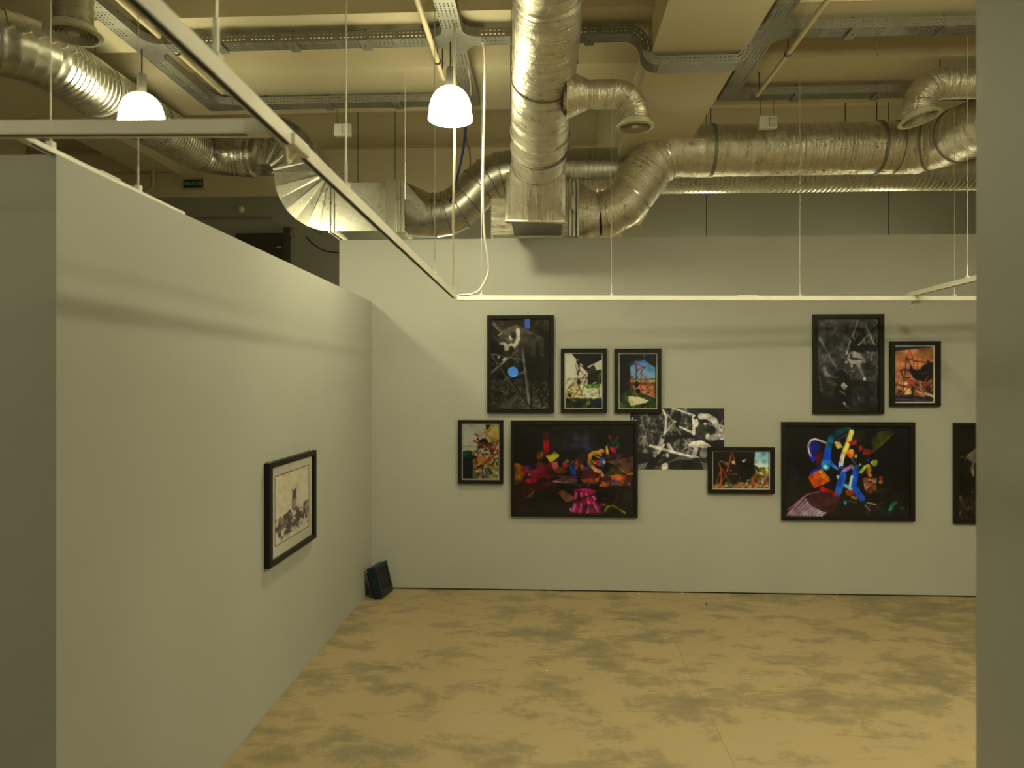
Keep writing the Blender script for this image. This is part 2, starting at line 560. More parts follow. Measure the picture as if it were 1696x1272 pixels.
def sq2round(corners, center, axis, r, n=32):
    """square-to-round fitting: four corner points to a circle"""
    ax = Vector(axis).normalized()
    cs4 = [Vector(c) for c in corners]
    mid = sum(cs4, Vector()) / 4
    a = (cs4[0] - mid); a = (a - ax * a.dot(ax)).normalized()
    b2 = ax.cross(a)
    circ = [Vector(center) + (a * math.cos(2 * math.pi * k / n) + b2 * math.sin(2 * math.pi * k / n)) * r for k in range(n)]
    # order the corners by angle
    ang = lambda c: math.atan2((c - mid).dot(b2), (c - mid).dot(a)) % (2 * math.pi)
    order = sorted(range(4), key=lambda i: (ang(cs4[i]) + 1e-6) % (2 * math.pi))
    cq = [cs4[i] for i in order]
    vs = cq + circ
    fs = []
    q = n // 4
    near = [int(round(ang(c) / (2 * math.pi) * n)) % n for c in cq]
    for i in range(4):
        j = (i + 1) % 4
        m0 = near[i]; m1 = near[j]
        span = (m1 - m0) % n
        half = m0 + span // 2
        k = m0
        for k in range(m0, half):
            fs.append((i, 4 + (k + 1) % n, 4 + k % n))
        fs.append((i, j, 4 + half % n))
        for k in range(half, m0 + span):
            fs.append((j, 4 + (k + 1) % n, 4 + k % n))
    return MB().add(vs, fs, [[(vs[i][0], vs[i][2]) for i in f] for f in fs])

# --- A: spiral duct from the left, square offsets, round offset, long spiral run to the right
YA = 6.5
dA = thing('spiral_duct', 'galvanised spiral duct sweeping from top left into square offset', 'duct', (-3.0, 5.4, 3.7))
ZA = 3.905
a_far = P(345, 258, YA); a_near = P(128, 109, 4.25)
xa = a_far.x
pathA = fillet([Vector((-6.5, 3.62, 3.66)), Vector((a_near.x + 0.05, 3.62, 3.63)), Vector((xa, YA, ZA)), Vector((xa + 0.6, YA, ZA))], [0.30, 0.33], 12)
RS = 0.176
ribbed(pathA[:-1] + [Vector((xa + 0.36, YA, ZA))], RS, 0.050, 0.005, 40).build('spiral_pipe', 'galvanised', dA, 40)
cl = MB().tube([(xa + 0.33, YA, ZA), (xa + 0.46, YA, ZA)], RS + 0.006, 40).build('collar', 'foil_tape', dA, 40)
ring_band(MB(), (xa + 0.42, YA, ZA), (1, 0, 0), RS + 0.006, 0.03).build('clamp', 'galvanised', cl, 40)
i0 = pathA[13]; i1 = pathA[14]
axA = (i1 - i0).normalized()
for s_ in (0.25, 0.62):
    c = i0.lerp(i1, s_)
    ring_band(MB(), c, axA, RS + 0.005, 0.022, 0.004).build('strap', 'galvanised_tray', dA, 40)
    MB().tube([c + Vector((0, 0, RS)), Vector((c.x, c.y, 4.26 if c.y < 4.94 else 4.02))], 0.004, 6).build('hanger_rod', 'dark_steel', dA)

sA = thing('square_duct', 'square galvanised offset duct with creased elbows left of partition', 'duct', (-2.7, YA, 3.4))
S = 0.445
y0, y1 = YA - 0.20, YA + 0.20
xin = P(450, 290, YA).x                      # inlet plane of the upper elbow
ztop = P(500, 297, YA).z                     # joint between the two elbows
xv0 = P(467, 297, YA).x                      # left side of the vertical leg
xout = P(560, 350, YA).x
thr = xv0 - xin
zc_in = ztop + thr + S / 2
# transition from collar to square
hz = S / 2
sq2round([(xin - 0.02, y0, zc_in - hz), (xin - 0.02, y1, zc_in - hz), (xin - 0.02, y1, zc_in + hz), (xin - 0.02, y0, zc_in + hz)],
         (xa + 0.46, YA, ZA), (1, 0, 0), RS).build('transition', 'galvanised', dA, 25)

def rect_elbow(cx, cz, ri, ro, a0, a1, y0, y1, n=7, crease=0.003):
    mb = MB()
    vs, fs, us = [], [], []
    for i in range(n + 1):
        a = a0 + (a1 - a0) * i / n
        dy = crease if i % 2 else 0
        c, s_ = math.cos(a), math.sin(a)
        vs += [(cx + ri * c, y0 - dy, cz + ri * s_), (cx + ro * c, y0 - dy, cz + ro * s_), (cx + ro * c, y1, cz + ro * s_), (cx + ri * c, y1, cz + ri * s_)]
    for i in range(n):
        for k in range(4):
            k2 = (k + 1) % 4
            fs.append((i * 4 + k, i * 4 + k2, i * 4 + 4 + k2, i * 4 + 4 + k))
    mb.add(vs, fs)
    return mb
rect_elbow(xin, ztop, thr, thr + S, math.pi / 2, 0, y0, y1).build('elbow', 'galvanised', sA)
xth = xv0 + S
thr2 = xout - xth
rect_elbow(xout, ztop, thr2, thr2 + S, math.pi, 1.5 * math.pi, y0, y1).build('elbow', 'galvanised', sA)
zb1 = ztop - thr2; zb0 = zb1 - S
xe = P(677, 350, YA).x
MB().box(xout, xe, y0, y1, zb0, zb1).build('straight_section', 'galvanised', sA)
def flange_x(x, w, parent, z0, z1, yy0, yy1, mat='galvanised', g=0.018, name='flange'):
    MB().box(x - w / 2, x + w / 2, yy0 - g, yy1 + g, z0 - g, z1 + g).build(name, mat, parent, bevel=0.003)
flange_x(xin - 0.01, 0.085, sA, zc_in - hz, zc_in + hz, y0, y1)
for k in (-0.03, 0.0, 0.03):
    flange_x(xin - 0.01 + k, 0.008, sA, zc_in - hz, zc_in + hz, y0, y1, g=0.023, name='flange_rib')
MB().box(xv0 - 0.015, xth + 0.015, y0 - 0.018, y1 + 0.018, ztop - 0.012, ztop + 0.012).build('flange', 'galvanised', sA, bevel=0.003)
for k in (-0.018, 0.018):
    flange_x(xout + k, 0.018, sA, zb0, zb1, y0, y1, g=0.02)
x6 = P(654, 350, YA).x
flange_x(x6, 0.085, sA, zb0, zb1, y0, y1, 'foil_tape', 0.006, 'tape_wrap')
for px in (664, 669, 674):
    flange_x(P(px, 350, YA).x, 0.026, sA, zb0, zb1, y0, y1, g=0.022)
MB().box(P(590, 350, YA).x, xe, y0 + 0.05, y1, zb1 + 0.001, zb1 + 0.02).build('insulation_board', 'cardboard', sA)
for zz in (0,):
    for px in (600, 690 - 30):
        MB().tube([(P(px, 350, YA).x, YA - 0.15, zb1 + 0.02), (P(px, 350, YA).x, YA - 0.15, 5.3)], 0.004, 6).build('hanger_rod', 'dark_steel', sA)

rA = thing('round_duct', 'bright segmented galvanised elbow duct and long spiral run behind', 'duct', (0.5, YA, 3.4))
zl = P(720, 357, YA).z
p0 = Vector((P(714, 357, YA).x, YA, zl))
c1 = Vector((P(753, 357, YA).x, YA, zl)); zh = P(850, 286, YA).z
c2 = Vector((P(816, 286, YA).x, YA, zh))
RA = 0.205
sq2round([(xe + 0.005, y0, zb0), (xe + 0.005, y1, zb0), (xe + 0.005, y1, zb1), (xe + 0.005, y0, zb1)], p0, (1, 0, 0), RA).build('square_to_round', 'galvanised', rA, 20)
gores = fillet([p0, c1, c2, Vector((P(860, 286, YA).x, YA, zh))], [0.42, 0.42], 3)
L0 = 0
for i in range(len(gores) - 1):
    # each gore keeps the mitre planes of its neighbours
    fr = frames(gores)
    n = 40; vs, us, fs = [], [], []
    ref = Vector((0, 1, 0))
    for q in (i, i + 1):
        t = fr[q][0]
        b2 = t.cross(ref).normalized()
        for k in range(n):
            an = 2 * math.pi * k / n
            vs.append(gores[q] + ref * (RA * math.cos(an)) + b2 * (RA * math.sin(an)))
    mb = MB()
    w = 2 * math.pi * RA / n
    mb.add(vs, [(k, (k + 1) % n, n + (k + 1) % n, n + k) for k in range(n)],
           [[(L0, k * w), (L0, k * w + w), (L0 + .2, k * w + w), (L0 + .2, k * w)] for k in range(n)])
    L0 += 0.2
    g = mb.build('elbow_gore', 'galvanised', rA, 40)
    if i > 0:
        ring_band(MB(), gores[i], fr[i][0], RA - .001, 0.010, 0.007).build('seam', 'galvanised_tray', g, 40)
xs = P(860, 286, YA).x
ribbed([(xs, YA, zh), (7.2, YA, zh)], RA + 0.005, 0.044, 0.005, 40).build('spiral_pipe', 'galvanised', rA, 40)
for px in (875, 1120, 1400):
    x = P(px, 286, YA).x
    MB().tube([(x, YA, zh + RA), (x, YA, 5.3)], 0.005, 6).build('hanger_rod', 'dark_steel', rA)

# --- B: foil wrapped duct
YF = 6.09
dB = thing('foil_duct', 'foil wrapped duct rising in an S and running right', 'duct', (1.0, YF, 3.1))
fy0, fy1 = YF - 0.19, YF + 0.19
bz0, bz1 = P(880, 397, YF).z, P(880, 313, YF).z
bx0, bx1 = P(848, 350, YF).x, P(957, 350, YF).x
MB().box(bx0, bx1 - 0.02, fy0, fy1, bz0, bz1).build('plenum_box', 'foil_sheet', dB, bevel=0.008)
ex0 = P(815, 360, YF).x
MB().box(ex0, bx0 + .01, fy0 + .01, fy1 - .01, bz0, P(830, 336, YF).z).build('plenum_end', 'foil_sheet', dB, bevel=0.012)
for px, w in ((934, 0.05), (943, 0.02), (949, 0.02), (955, 0.02)):
    flange_x(P(px, 350, YF).x, w, dB, bz0, bz1, fy0, fy1, 'foil_sheet' if px == 934 else 'galvanised', 0.012 if px == 934 else 0.022)
MB().box(P(944, 345, YF).x, P(950, 345, YF).x, fy0 - 0.05, fy0 - 0.018, P(944, 358, YF).z, P(944, 334, YF).z).build('damper_handle', 'galvanised', dB, bevel=0.004)
RB = 0.187
RB2 = 0.216
q0 = P(991, 357, YF); q1 = P(1022, 357, YF); q2 = P(1094, 251, YF)
q1.z = q0.z
q3 = Vector((P(1545, 251, YF).x, YF, q2.z))
q4 = P(1690, 180, 5.15)
q5 = q4 + Vector((3.0, -0.5, 0))
sq2round([(bx1 - 0.005, fy0, bz0), (bx1 - 0.005, fy1, bz0), (bx1 - 0.005, fy1, bz1), (bx1 - 0.005, fy0, bz1)], q0, (1, 0, 0), RB).build('square_to_round', 'foil_wrap', dB, 20)
fp = fillet([q0, q1, q2, Vector((P(1180, 251, YF).x, YF, q2.z))], [0.38, 0.36], 8)
rr = [RB + (RB2 - RB) * min(1, i / (len(fp) - 4)) + 0.006 * math.sin(i * 2.1) for i in range(len(fp))]
MB().tube(fp, rr, 40, caps=False).build('offset_bend', 'foil_wrap', dB, 60)
run = [Vector((P(1178, 251, YF).x, YF, q2.z))]
rp = [run[0].lerp(q3, k / 60) for k in range(58)]
rng = random.Random(3)
MB().tube(rp, [RB2 + rng.uniform(-0.003, 0.003) for _ in rp], 40, caps=False).build('straight_run', 'foil_wrap', dB, 60)
last = fillet([rp[-1], q3 - Vector((0.02, 0, 0)), q4, q5], 0.38, 10)
MB().tube(last, [RB2 + rng.uniform(-0.002, 0.002) for _ in last], 40, caps=False).build('end_bend', 'foil_wrap', dB, 60)
for px, w in ((1177, 0.03), (1452, 0.022), (1480, 0.008)):
    x = P(px, 251, YF).x
    ring_band(MB(), (x, YF, q2.z), (1, 0, 0), RB2 + 0.003, w, 0.006).build('strap', 'galvanised_tray', dB, 40)
    if px != 1480:
        MB().tube([(x, YF, q2.z + RB2), (x, YF, 5.3)], 0.005, 6).build('hanger_rod', 'dark_steel', dB)
fj = frames(fp)
for i in (3, 9, 14):
    ring_band(MB(), fp[i], fj[i][0], rr[i] + 0.002, 0.012, 0.004).build('tape_seam', 'foil_tape', dB, 40)
fl = frames(last)
for i in (6, 11):
    ring_band(MB(), last[i], fl[i][0], RB2 + 0.002, 0.014, 0.005).build('tape_seam', 'galvanised_tray', dB, 40)
# paint splashes left on the foil
plain('red_paint', (0.30, 0.012, 0.012), 0.5); plain('navy_paint', (0.02, 0.035, 0.09), 0.5)
for (px, py, s, mt) in ((1376, 274, .016, 'red_paint'), (1349, 285, .010, 'red_paint'), (1363, 287, .008, 'red_paint'), (1381, 288, .006, 'red_paint'), (1454, 243, .008, 'red_paint'),
                        (1424, 286, .012, 'navy_paint'), (1478, 281, .016, 'navy_paint'), (1300, 281, .014, 'navy_paint'), (1322, 283, .010, 'navy_paint'), (1496, 279, .010, 'navy_paint')):
    zc = q2.z
    p = P(px, py, YF - RB2)
    dz = max(-0.98, min(0.98, (p.z - zc) / (RB2 + 0.004)))
    an = math.asin(dz)
    c = Vector((p.x, YF - (RB2 + 0.004) * math.cos(an), zc + (RB2 + 0.004) * math.sin(an)))
    nrm = Vector((0, -math.cos(an), math.sin(an))); up = Vector((0, math.sin(an), math.cos(an)))
    k = 9
    ring = [c + Vector((1, 0, 0)) * (s * math.cos(i * 6.283 / k) * rng.uniform(.5, 1.6)) + up * (s * .7 * math.sin(i * 6.283 / k) * rng.uniform(.6, 1.2)) for i in range(k)]
    MB().add(ring + [c + nrm * 0.003], [(i, (i + 1) % k, k) for i in range(k)]).build('paint_splash', mt, dB)

# --- C: big inclined foil duct in the middle
dC = thing('inclined_duct', 'large foil wrapped duct slanting down in the centre', 'duct', (0, 5.5, 3.2))
KC = 0.87
A0 = P(908, 0, 4.39 * KC); A1 = P(893, 250, 5.63 * KC)
axC = (A1 - A0).normalized()
RC = 0.226 * KC
end_r = A0 + axC * 1.50 * KC
end_s = A0 + axC * 1.93 * KC
npt = 70
kn = A0 - axC * 0.10
bendC = fillet([Vector((kn.x, -1.0, kn.z)), kn, end_r], 0.30, 6)
pc = [bendC[0].lerp(bendC[1], k / 40) for k in range(40)] + bendC[1:-1] + [bendC[-2].lerp(end_r, k / npt) for k in range(1, npt + 1)]
MB().tube(pc, [RC + rng.uniform(-0.003, 0.003) for _ in pc], 44, caps=False).build('round_pipe', 'foil_wrap', dC, 60)
sx_ = Vector((1, 0, 0)); sx_ = (sx_ - axC * sx_.dot(axC)).normalized(); sy_ = axC.cross(sx_)
hs = 0.25 * KC
sqc = [end_s + sx_ * (hs * a) + sy_ * (hs * bb) for a, bb in ((-1, -1), (1, -1), (1, 1), (-1, 1))]
sq2round(sqc, end_r, axC, RC).build('round_to_square', 'foil_wrap', dC, 20)
for k, g in ((0.0, 0.018), (0.02, 0.010)):
    e2 = end_s + axC * k
    cn = []
    for a in (-1, 1):
        for bb in (-1, 1):
            for d in (0, 0.014):
                cn.append(e2 + sx_ * ((hs + g) * a) + sy_ * ((hs + g) * bb) + axC * d)
    MB().hull_box(cn).build('flange', 'galvanised', dC, bevel=0.003)
MB().box(end_s.x - hs * .9, end_s.x + hs * .9, end_s.y + 0.02, fy0 + 0.001, 3.0, end_s.z + 0.1).build('neck', 'galvanised_tray', dC)
for s, w, mt in ((0.62, 0.012, 'galvanised_tray'), (1.14, 0.014, 'foil_tape'), (1.30, 0.012, 'galvanised_tray')):
    ring_band(MB(), A0 + axC * s * KC, axC, RC + 0.003, w, 0.005, 44).build('strap', mt, dC, 40)
for s in (0.5, 1.2):
    c = A0 + axC * s * KC
    for d in (-1, 1):
        MB().tube([c + Vector((d * (RC + .005), 0, 0)), Vector((c.x + d * (RC + .005), c.y, 4.26 if not (4.95 < c.y < 5.74 or 4.21 < c.y < 4.63) else 4.02))], 0.003, 6).build('hanger_wire', 'dark_steel', dC)

def diffuser(parent, c, axis, r):
    """round air diffuser: outer flange, three cones, a centre disc"""
    d = MB().lathe([(r * .78, 0.03), (r * .80, 0.005), (r, -0.004), (r * 1.0, -0.012), (r * .82, -0.016), (r * .74, 0.012)], 40, c, axis).build('diffuser', 'diffuser_paint', parent, 35)
    for k, (ro, ri) in enumerate(((.68, .60), (.53, .45), (.38, .30))):
        MB().lathe([(r * ri, 0.02), (r * ro, -0.008), (r * ro, -0.013), (r * ri, 0.015)], 36, c, axis).build('diffuser_cone', 'diffuser_paint', d, 35)
    MB().lathe([(0.001, -0.006), (r * .2, -0.008), (r * .22, -0.003), (0.001, 0.0)], 28, c, axis).build('diffuser_disc', 'diffuser_paint', d, 35)
    MB().lathe([(0.001, 0.032), (r * .78, 0.032)], 28, c, axis).build('diffuser_back', 'dark_gap', d)

# branch with diffuser
tee = A0 + axC * 0.60 * KC
YT = tee.y
b0 = Vector((tee.x + 0.12, YT, P(960, 157, YT).z)); b1 = Vector((P(1052, 157, YT).x, YT, b0.z)); b2_ = Vector((b1.x, YT, P(1052, 208, YT).z))
bp = fillet([b0, b1, b2_], 0.135, 8)
rb = 0.085
MB().tube([bp[0].lerp(bp[1], k / 12) for k in range(12)] + bp[1:], [rb + rng.uniform(-0.0025, 0.0025) for _ in range(12 + len(bp) - 1)], 32, caps=False).build('branch_pipe', 'foil_wrap', dC, 60)
MB().tube([b0 + Vector((0.02, 0, 0)), b0 + Vector((0.10, 0, 0)), b0 + Vector((0.15, 0, 0))], [0.145, 0.11, rb + 0.004], 32, caps=False).build('branch_saddle', 'foil_wrap', dC, 60)
diffuser(dC, b2_, (0, 0, 1), 0.115)

# right branch with tilted diffuser
dD = thing('branch_duct', 'small foil elbow duct with tilted diffuser at upper right', 'duct', (2.5, 5.0, 3.7))
YD = 5.0
e0 = P(1700, 136, YD) + Vector((2.5, 0, 0)); e1 = P(1518, 138, YD); e1.z = e0.z = P(1600, 137, YD).z
e2 = P(1523, 192, YD)
dp = fillet([e0, e1, e2], 0.17, 8)
MB().tube([dp[0].lerp(dp[1], k / 40) for k in range(40)] + dp[1:], [0.106 + rng.uniform(-0.002, 0.002) for _ in range(40 + len(dp) - 1)], 32, caps=False).build('elbow_pipe', 'foil_wrap', dD, 60)
axd = Vector((-0.22, 0.10, 1)).normalized()
diffuser(dD, e2 + Vector((0, 0, -0.012)), axd, 0.142)
for d in (0.3,):
    x = P(1557, 100, YD).x
    MB().tube([(x, YD, e0.z + 0.1), (x, YD, 4.02)], 0.004, 6).build('hanger_rod', 'dark_steel', dD)

# left diffuser on a spigot
dE = thing('air_diffuser', 'round ceiling diffuser on galvanised spigot at top left', 'diffuser', P(122, 54, 3.35))
cE = P(122, 54, 3.35)
MB().tube([cE + Vector((0, 0, 0.02)), cE + Vector((0, 0, 0.12)), cE + Vector((0, 0, 0.36))], 0.088, 36, caps=False).build('spigot', 'galvanised', dE, 50)
ring_band(MB(), cE + Vector((0, 0, 0.10)), (0, 0, 1), 0.088, 0.010, 0.004).build('seam', 'galvanised', dE, 40)
MB().tube([cE + Vector((-2.0, 0.02, 0.30)), cE + Vector((0.05, 0.02, 0.30))], 0.10, 32).build('feed_pipe', 'galvanised_tray', dE, 50)
diffuser(dE, cE, (0, 0, 1), 0.132)
# ---------------------------------------------------------------- cable trays
ZT = 3.92
def channel(path, side, w, h, name, parent, mat='perforated_tray'):
    """U-shaped sheet tray swept along a path; side = horizontal vector across it"""
    side = Vector(side)
    pts = [Vector(p) for p in path]
    fr = frames(pts)
    prof = [(-w / 2, h), (-w / 2, 0), (w / 2, 0), (w / 2, h)]
    L = [0]
    for i in range(1, len(pts)): L.append(L[-1] + (pts[i] - pts[i - 1]).length)
    vs, fs, us = [], [], []
    vv = [0, h, h + w, 2 * h + w]
    for p, (t, a, bb, s_) in zip(pts, fr):
        up = t.cross(side)
        if up.z < 0 and abs(up.z) > 0.3: up = -up
        elif abs(up.z) <= 0.3:
            up = up if not vs else (up if up.dot(lastup) > 0 else -up)
        lastup = up
        vs += [p + side * x + up * z for x, z in prof]
    for i in range(len(pts) - 1):
        for k in range(3):
            fs.append((i * 4 + k, i * 4 + k + 1, i * 4 + 5 + k, i * 4 + 4 + k))
            us.append([(L[i], vv[k]), (L[i], vv[k + 1]), (L[i + 1], vv[k + 1]), (L[i + 1], vv[k])])
    mb = MB(); mb.add(vs, fs, us)
    return mb.build(name, mat, parent, solid=0.002)

def brackets(parent, pts, across, w):
    for p in pts:
        dx, dy = (0.03, w / 2 + 0.012) if across == 'y' else (w / 2 + 0.012, 0.03)
        MB().box(p[0] - dx, p[0] + dx, p[1] - dy, p[1] + dy, p[2] - 0.012, p[2] - 0.003).build('bracket', 'galvanised_tray', parent)
        MB().tube([(p[0], p[1], p[2] - 0.02), (p[0], p[1], 4.02 if 4.95 < p[1] < 5.74 or 4.21 < p[1] < 4.63 else 4.26)], 0.004, 6).build('hanger_rod', 'dark_steel', parent)

TW, TH_ = 0.112, 0.055
YTA, YTB = 4.395, 5.365
XC_, XD_, XE_ = -2.61, -0.575, 1.385
X_AB = XD_
def run_x(name, label, pts, group='perforated cable trays under the ceiling'):
    o = thing(name, label, 'cable tray', pts[0], group)
    channel(pts, (0, 1, 0), TW, TH_, 'channel', o)
    return o
o = run_x('cable_tray', 'perforated cable tray crossing above the left pendant lamp, nearer beam', [(XC_ + 0.17, YTA, ZT), (XD_ - 0.17, YTA, ZT)])
brackets(o, [(x, YTA, ZT) for x in (-2.1, -1.62, -1.15)], 'y', TW)
sp = fillet([(XD_ + 0.17, YTA, ZT), (0.60, YTA, ZT), (0.60, YTA, ZT - 0.2), (1.265, YTA, ZT - 0.2), (1.265, YTA, ZT), (XE_ - 0.0, YTA, ZT)], 0.098, 7)
sp = sp[:-1]
o = run_x('cable_tray', 'cable tray dipping in a U under the wide girder', sp)
brackets(o, [(-0.12, YTA, ZT), (0.28, YTA, ZT)], 'y', TW)
MB().box(0.70, 1.16, YTA - TW / 2 - 0.002, YTA + TW / 2 + 0.002, ZT - 0.206, ZT - 0.2).build('bracket', 'galvanised_tray', o)
o = run_x('cable_tray', 'perforated cable tray at upper right, nearer beam', [(XE_ + 0.17, YTA, ZT), (5.5, YTA, ZT)])
brackets(o, [(x, YTA, ZT) for x in (1.9, 2.45, 3.0)], 'y', TW)
o = run_x('cable_tray', 'perforated cable tray behind the pendant lamps, farther beam', [(XC_ + 0.17, YTB, ZT), (XD_ - 0.17, YTB, ZT)])
brackets(o, [(x, YTB, ZT) for x in (-2.2, -1.7, -1.15)], 'y', TW)
o = run_x('cable_tray', 'perforated cable tray at right on the farther beam', [(XE_ + 0.17, YTB, ZT), (5.5, YTB, ZT)])
brackets(o, [(x, YTB, ZT) for x in (1.9, 2.5, 3.1)], 'y', TW)

def run_y(x, label, far, corner_side):
    o = thing('cable_tray', label, 'cable tray', (x, YTA, ZT), 'perforated cable trays under the ceiling')
    channel([(x, -1.0, ZT), (x, YTA - 0.17, ZT)], (1, 0, 0), TW + .01, TH_, 'channel', o)
    channel([(x, YTA + 0.17, ZT), (x, far - 0.17, ZT)], (1, 0, 0), TW + .01, TH_, 'channel', o)
    return o

def fitting(parent, x, y, arms, w, r=0.09, name='cross_fitting'):
    """flat plate with concave rounded corners, open towards the arms (+x,-x,+y,-y), with low side walls"""
    R = 0.17
    h = w / 2
    out = []
    # walk the four quadrants
    for q, (sx2, sy2) in enumerate(((1, 1), (-1, 1), (-1, -1), (1, -1))):
        ax = 'x' if sx2 > 0 else '-x'; ay = 'y' if sy2 > 0 else '-y'
        first, second = (ax, ay) if q % 2 == 0 else (ay, ax)
        def armpt(a, sxx, syy):
            if a in ('x', '-x'): return (sxx * R, syy * h)
            return (sxx * h, syy * R)
        hasf, hass = first in arms, second in arms
        seg = []
        if hasf: seg.append(armpt(first, sx2, sy2))
        if hasf and hass:
            cx2, cy2 = sx2 * (h + r), sy2 * (h + r)
            a0 = math.atan2(-sy2, 0) if first in ('x', '-x') else math.atan2(0, -sx2)
            a1 = math.atan2(0, -sx2) if first in ('x', '-x') else math.atan2(-sy2, 0)
            d = (a1 - a0 + math.pi) % (2 * math.pi) - math.pi
            for k in range(6):
                a = a0 + d * k / 5
                seg.append((cx2 + r * math.cos(a), cy2 + r * math.sin(a)))
        else:
            seg.append((sx2 * h, sy2 * h))
        if hass: seg.append(armpt(second, sx2, sy2))
        out += seg
    mb = MB()
    n = len(out)
    bot = [(x + a, y + bb, ZT) for a, bb in out]; top = [(x + a, y + bb, ZT + TH_) for a, bb in out]
    fs = [tuple(range(n))]
    for i in range(n):
        j = (i + 1) % n
        (ax_, ay_), (bx_, by_) = out[i], out[j]
        on_end = (abs(abs(ax_) - R) < 1e-6 and abs(ax_ - bx_) < 1e-6) or (abs(abs(ay_) - R) < 1e-6 and abs(ay_ - by_) < 1e-6)
        if not on_end:
            fs.append((i, j, n + j, n + i))
    mb.add(bot + top, fs)
    return mb.build(name, 'galvanised_tray', parent, solid=0.002)

oC = run_y(XC_, 'cable tray running away from the viewer above the left lamp', YTB, 1)
fitting(oC, XC_, YTA, ('x', 'y', '-y'), TW + .01)
fitting(oC, XC_, YTB, ('x', '-y'), TW + .01, name='corner_fitting')
oD = run_y(XD_, 'cable tray running away above the right pendant lamp', YTB, -1)
fitting(oD, XD_, YTA, ('x', '-x', 'y', '-y'), TW + .01)
fitting(oD, XD_, YTB, ('-x', '-y'), TW + .01, name='corner_fitting')
oE = run_y(XE_, 'cable tray running away to the right of the wide girder', YTB, 1)
fitting(oE, XE_, YTA, ('x', '-x', 'y', '-y'), TW + .01)
fitting(oE, XE_, YTB, ('x', '-y'), TW + .01, name='corner_fitting')

# ---------------------------------------------------------------- cream conduits beside the trays
for x, z, lab in ((-2.47, 3.97, 'cream conduit pipe beside the left cable tray'), (-0.71, 3.87, 'cream conduit pipe beside the middle cable tray'), (1.56, 3.87, 'cream conduit pipe beside the right cable tray')):
    o = thing('conduit_pipe', lab, 'pipe', (x, 4, z), 'cream conduits by the cable trays')
    MB().tube([(x, -1, z), (x, 4.55, z)], 0.017, 12).build('pipe', 'cream_conduit', o, 50)
    ye = 4.82 if x == -0.71 else 5.2
    MB().tube([(x, 4.54, z), (x, ye, z)], 0.0145, 12).build('pipe', 'cream_conduit', o, 50)
    ring_band(MB(), (x, 4.55, z), (0, 1, 0), 0.0165, 0.02, 0.006, 16).build('clip', 'dark_steel', o)
    MB().tube([(x, 4.55, z + 0.02), (x, 4.55, 4.02)], 0.004, 6).build('hanger_rod', 'dark_steel', o)
    MB().tube([(x, ye - .05, z + 0.012), (x, ye - .05, 4.02 if ye > 5 else 4.26)], 0.005, 6).build('hanger_rod', 'dark_steel', o)
# loose threaded rods and a short chain left on the slab
o = tag(MB().tube([P(1216, 80, 4.75), P(1218, 117, 4.75)], 0.004, 6).build('threaded_rod', 'dark_steel'), 'short dark rod hanging right of the wide girder', 'rod')
o.location.z += 0
ch = thing('hanging_chain', 'short rusty chain hanging from the upper right cable tray', 'chain', P(1453, 60, 4.45))
for k in range(6):
    c = P(1453, 63 + k * 5, 4.47)
    MB().tube([c + Vector((0.006 * math.cos(t * 1.0472) * (1 if k % 2 else .3), 0.006 * math.cos(t * 1.0472) * (.3 if k % 2 else 1), 0.012 * math.sin(t * 1.0472))) for t in range(7)], 0.0025, 5, caps=False).build('link', 'cardboard', ch)

# ---------------------------------------------------------------- pendant lamps
def pendant(loc, label, top=None):
    x, y, z = loc                                  # z = rim of the shade
    o = thing('pendant_lamp', label, 'lamp', loc, 'opal pendant lamps')
    R, H = 0.138, 0.208
    prof = [(R * 1.02, 0.0), (R * 1.02, 0.012), (R * 0.99, 0.03)]
    for k in range(1, 13):
        a = k / 12 * math.pi / 2
        prof.append((max(0.026, R * 0.98 * math.cos(a) ** 0.82), 0.045 + (H - 0.045) * math.sin(a) ** 1.0))
    prof.append((0.026, H))
    MB().lathe(prof, 40, loc).build('shade', 'opal_lit', o, 60)
    MB().lathe([(0.001, 0.05)] + [(R * 0.9 * math.sin(a * math.pi / 12), 0.05 - 0.02 * math.cos(a * math.pi / 12)) for a in range(1, 7)], 32, loc).build('bulb_diffuser', 'opal_lit', o, 60)
    MB().lathe([(0.026, H - 0.01), (0.028, H + 0.02), (0.028, H + 0.11), (0.023, H + 0.125), (0.007, H + 0.13)], 20, loc).build('lamp_holder', 'grey_plastic', o, 40)
    MB().tube([(x, y, z + H + 0.12), (x, y, top or (5.305 if y > 5.7 else 4.255))], 0.005, 8).build('stem', 'dark_steel', o)
    ld = bpy.data.lights.new('lamp_light', 'AREA'); ld.shape = 'DISK'; ld.size = 0.24; ld.energy = LAMP_POWER; ld.color = LAMP_COLOR
    lo = bpy.data.objects.new('lamp_light', ld); C.objects.link(lo); lo.location = (x, y, z + 0.012); lo.parent = o; lo.matrix_parent_inverse = parent_inv(o)
    return o
YLp = YTA
l1 = P(235, 210, YLp); l2 = P(746, 211, YLp)
zl_ = 3.425
pendant((l1.x, YLp, zl_), 'white opal pendant lamp at left, above the near white rail', ZT - .002)
pendant((l2.x, YLp, zl_), 'white opal pendant lamp in the middle, left of the slanting duct', ZT - .002)
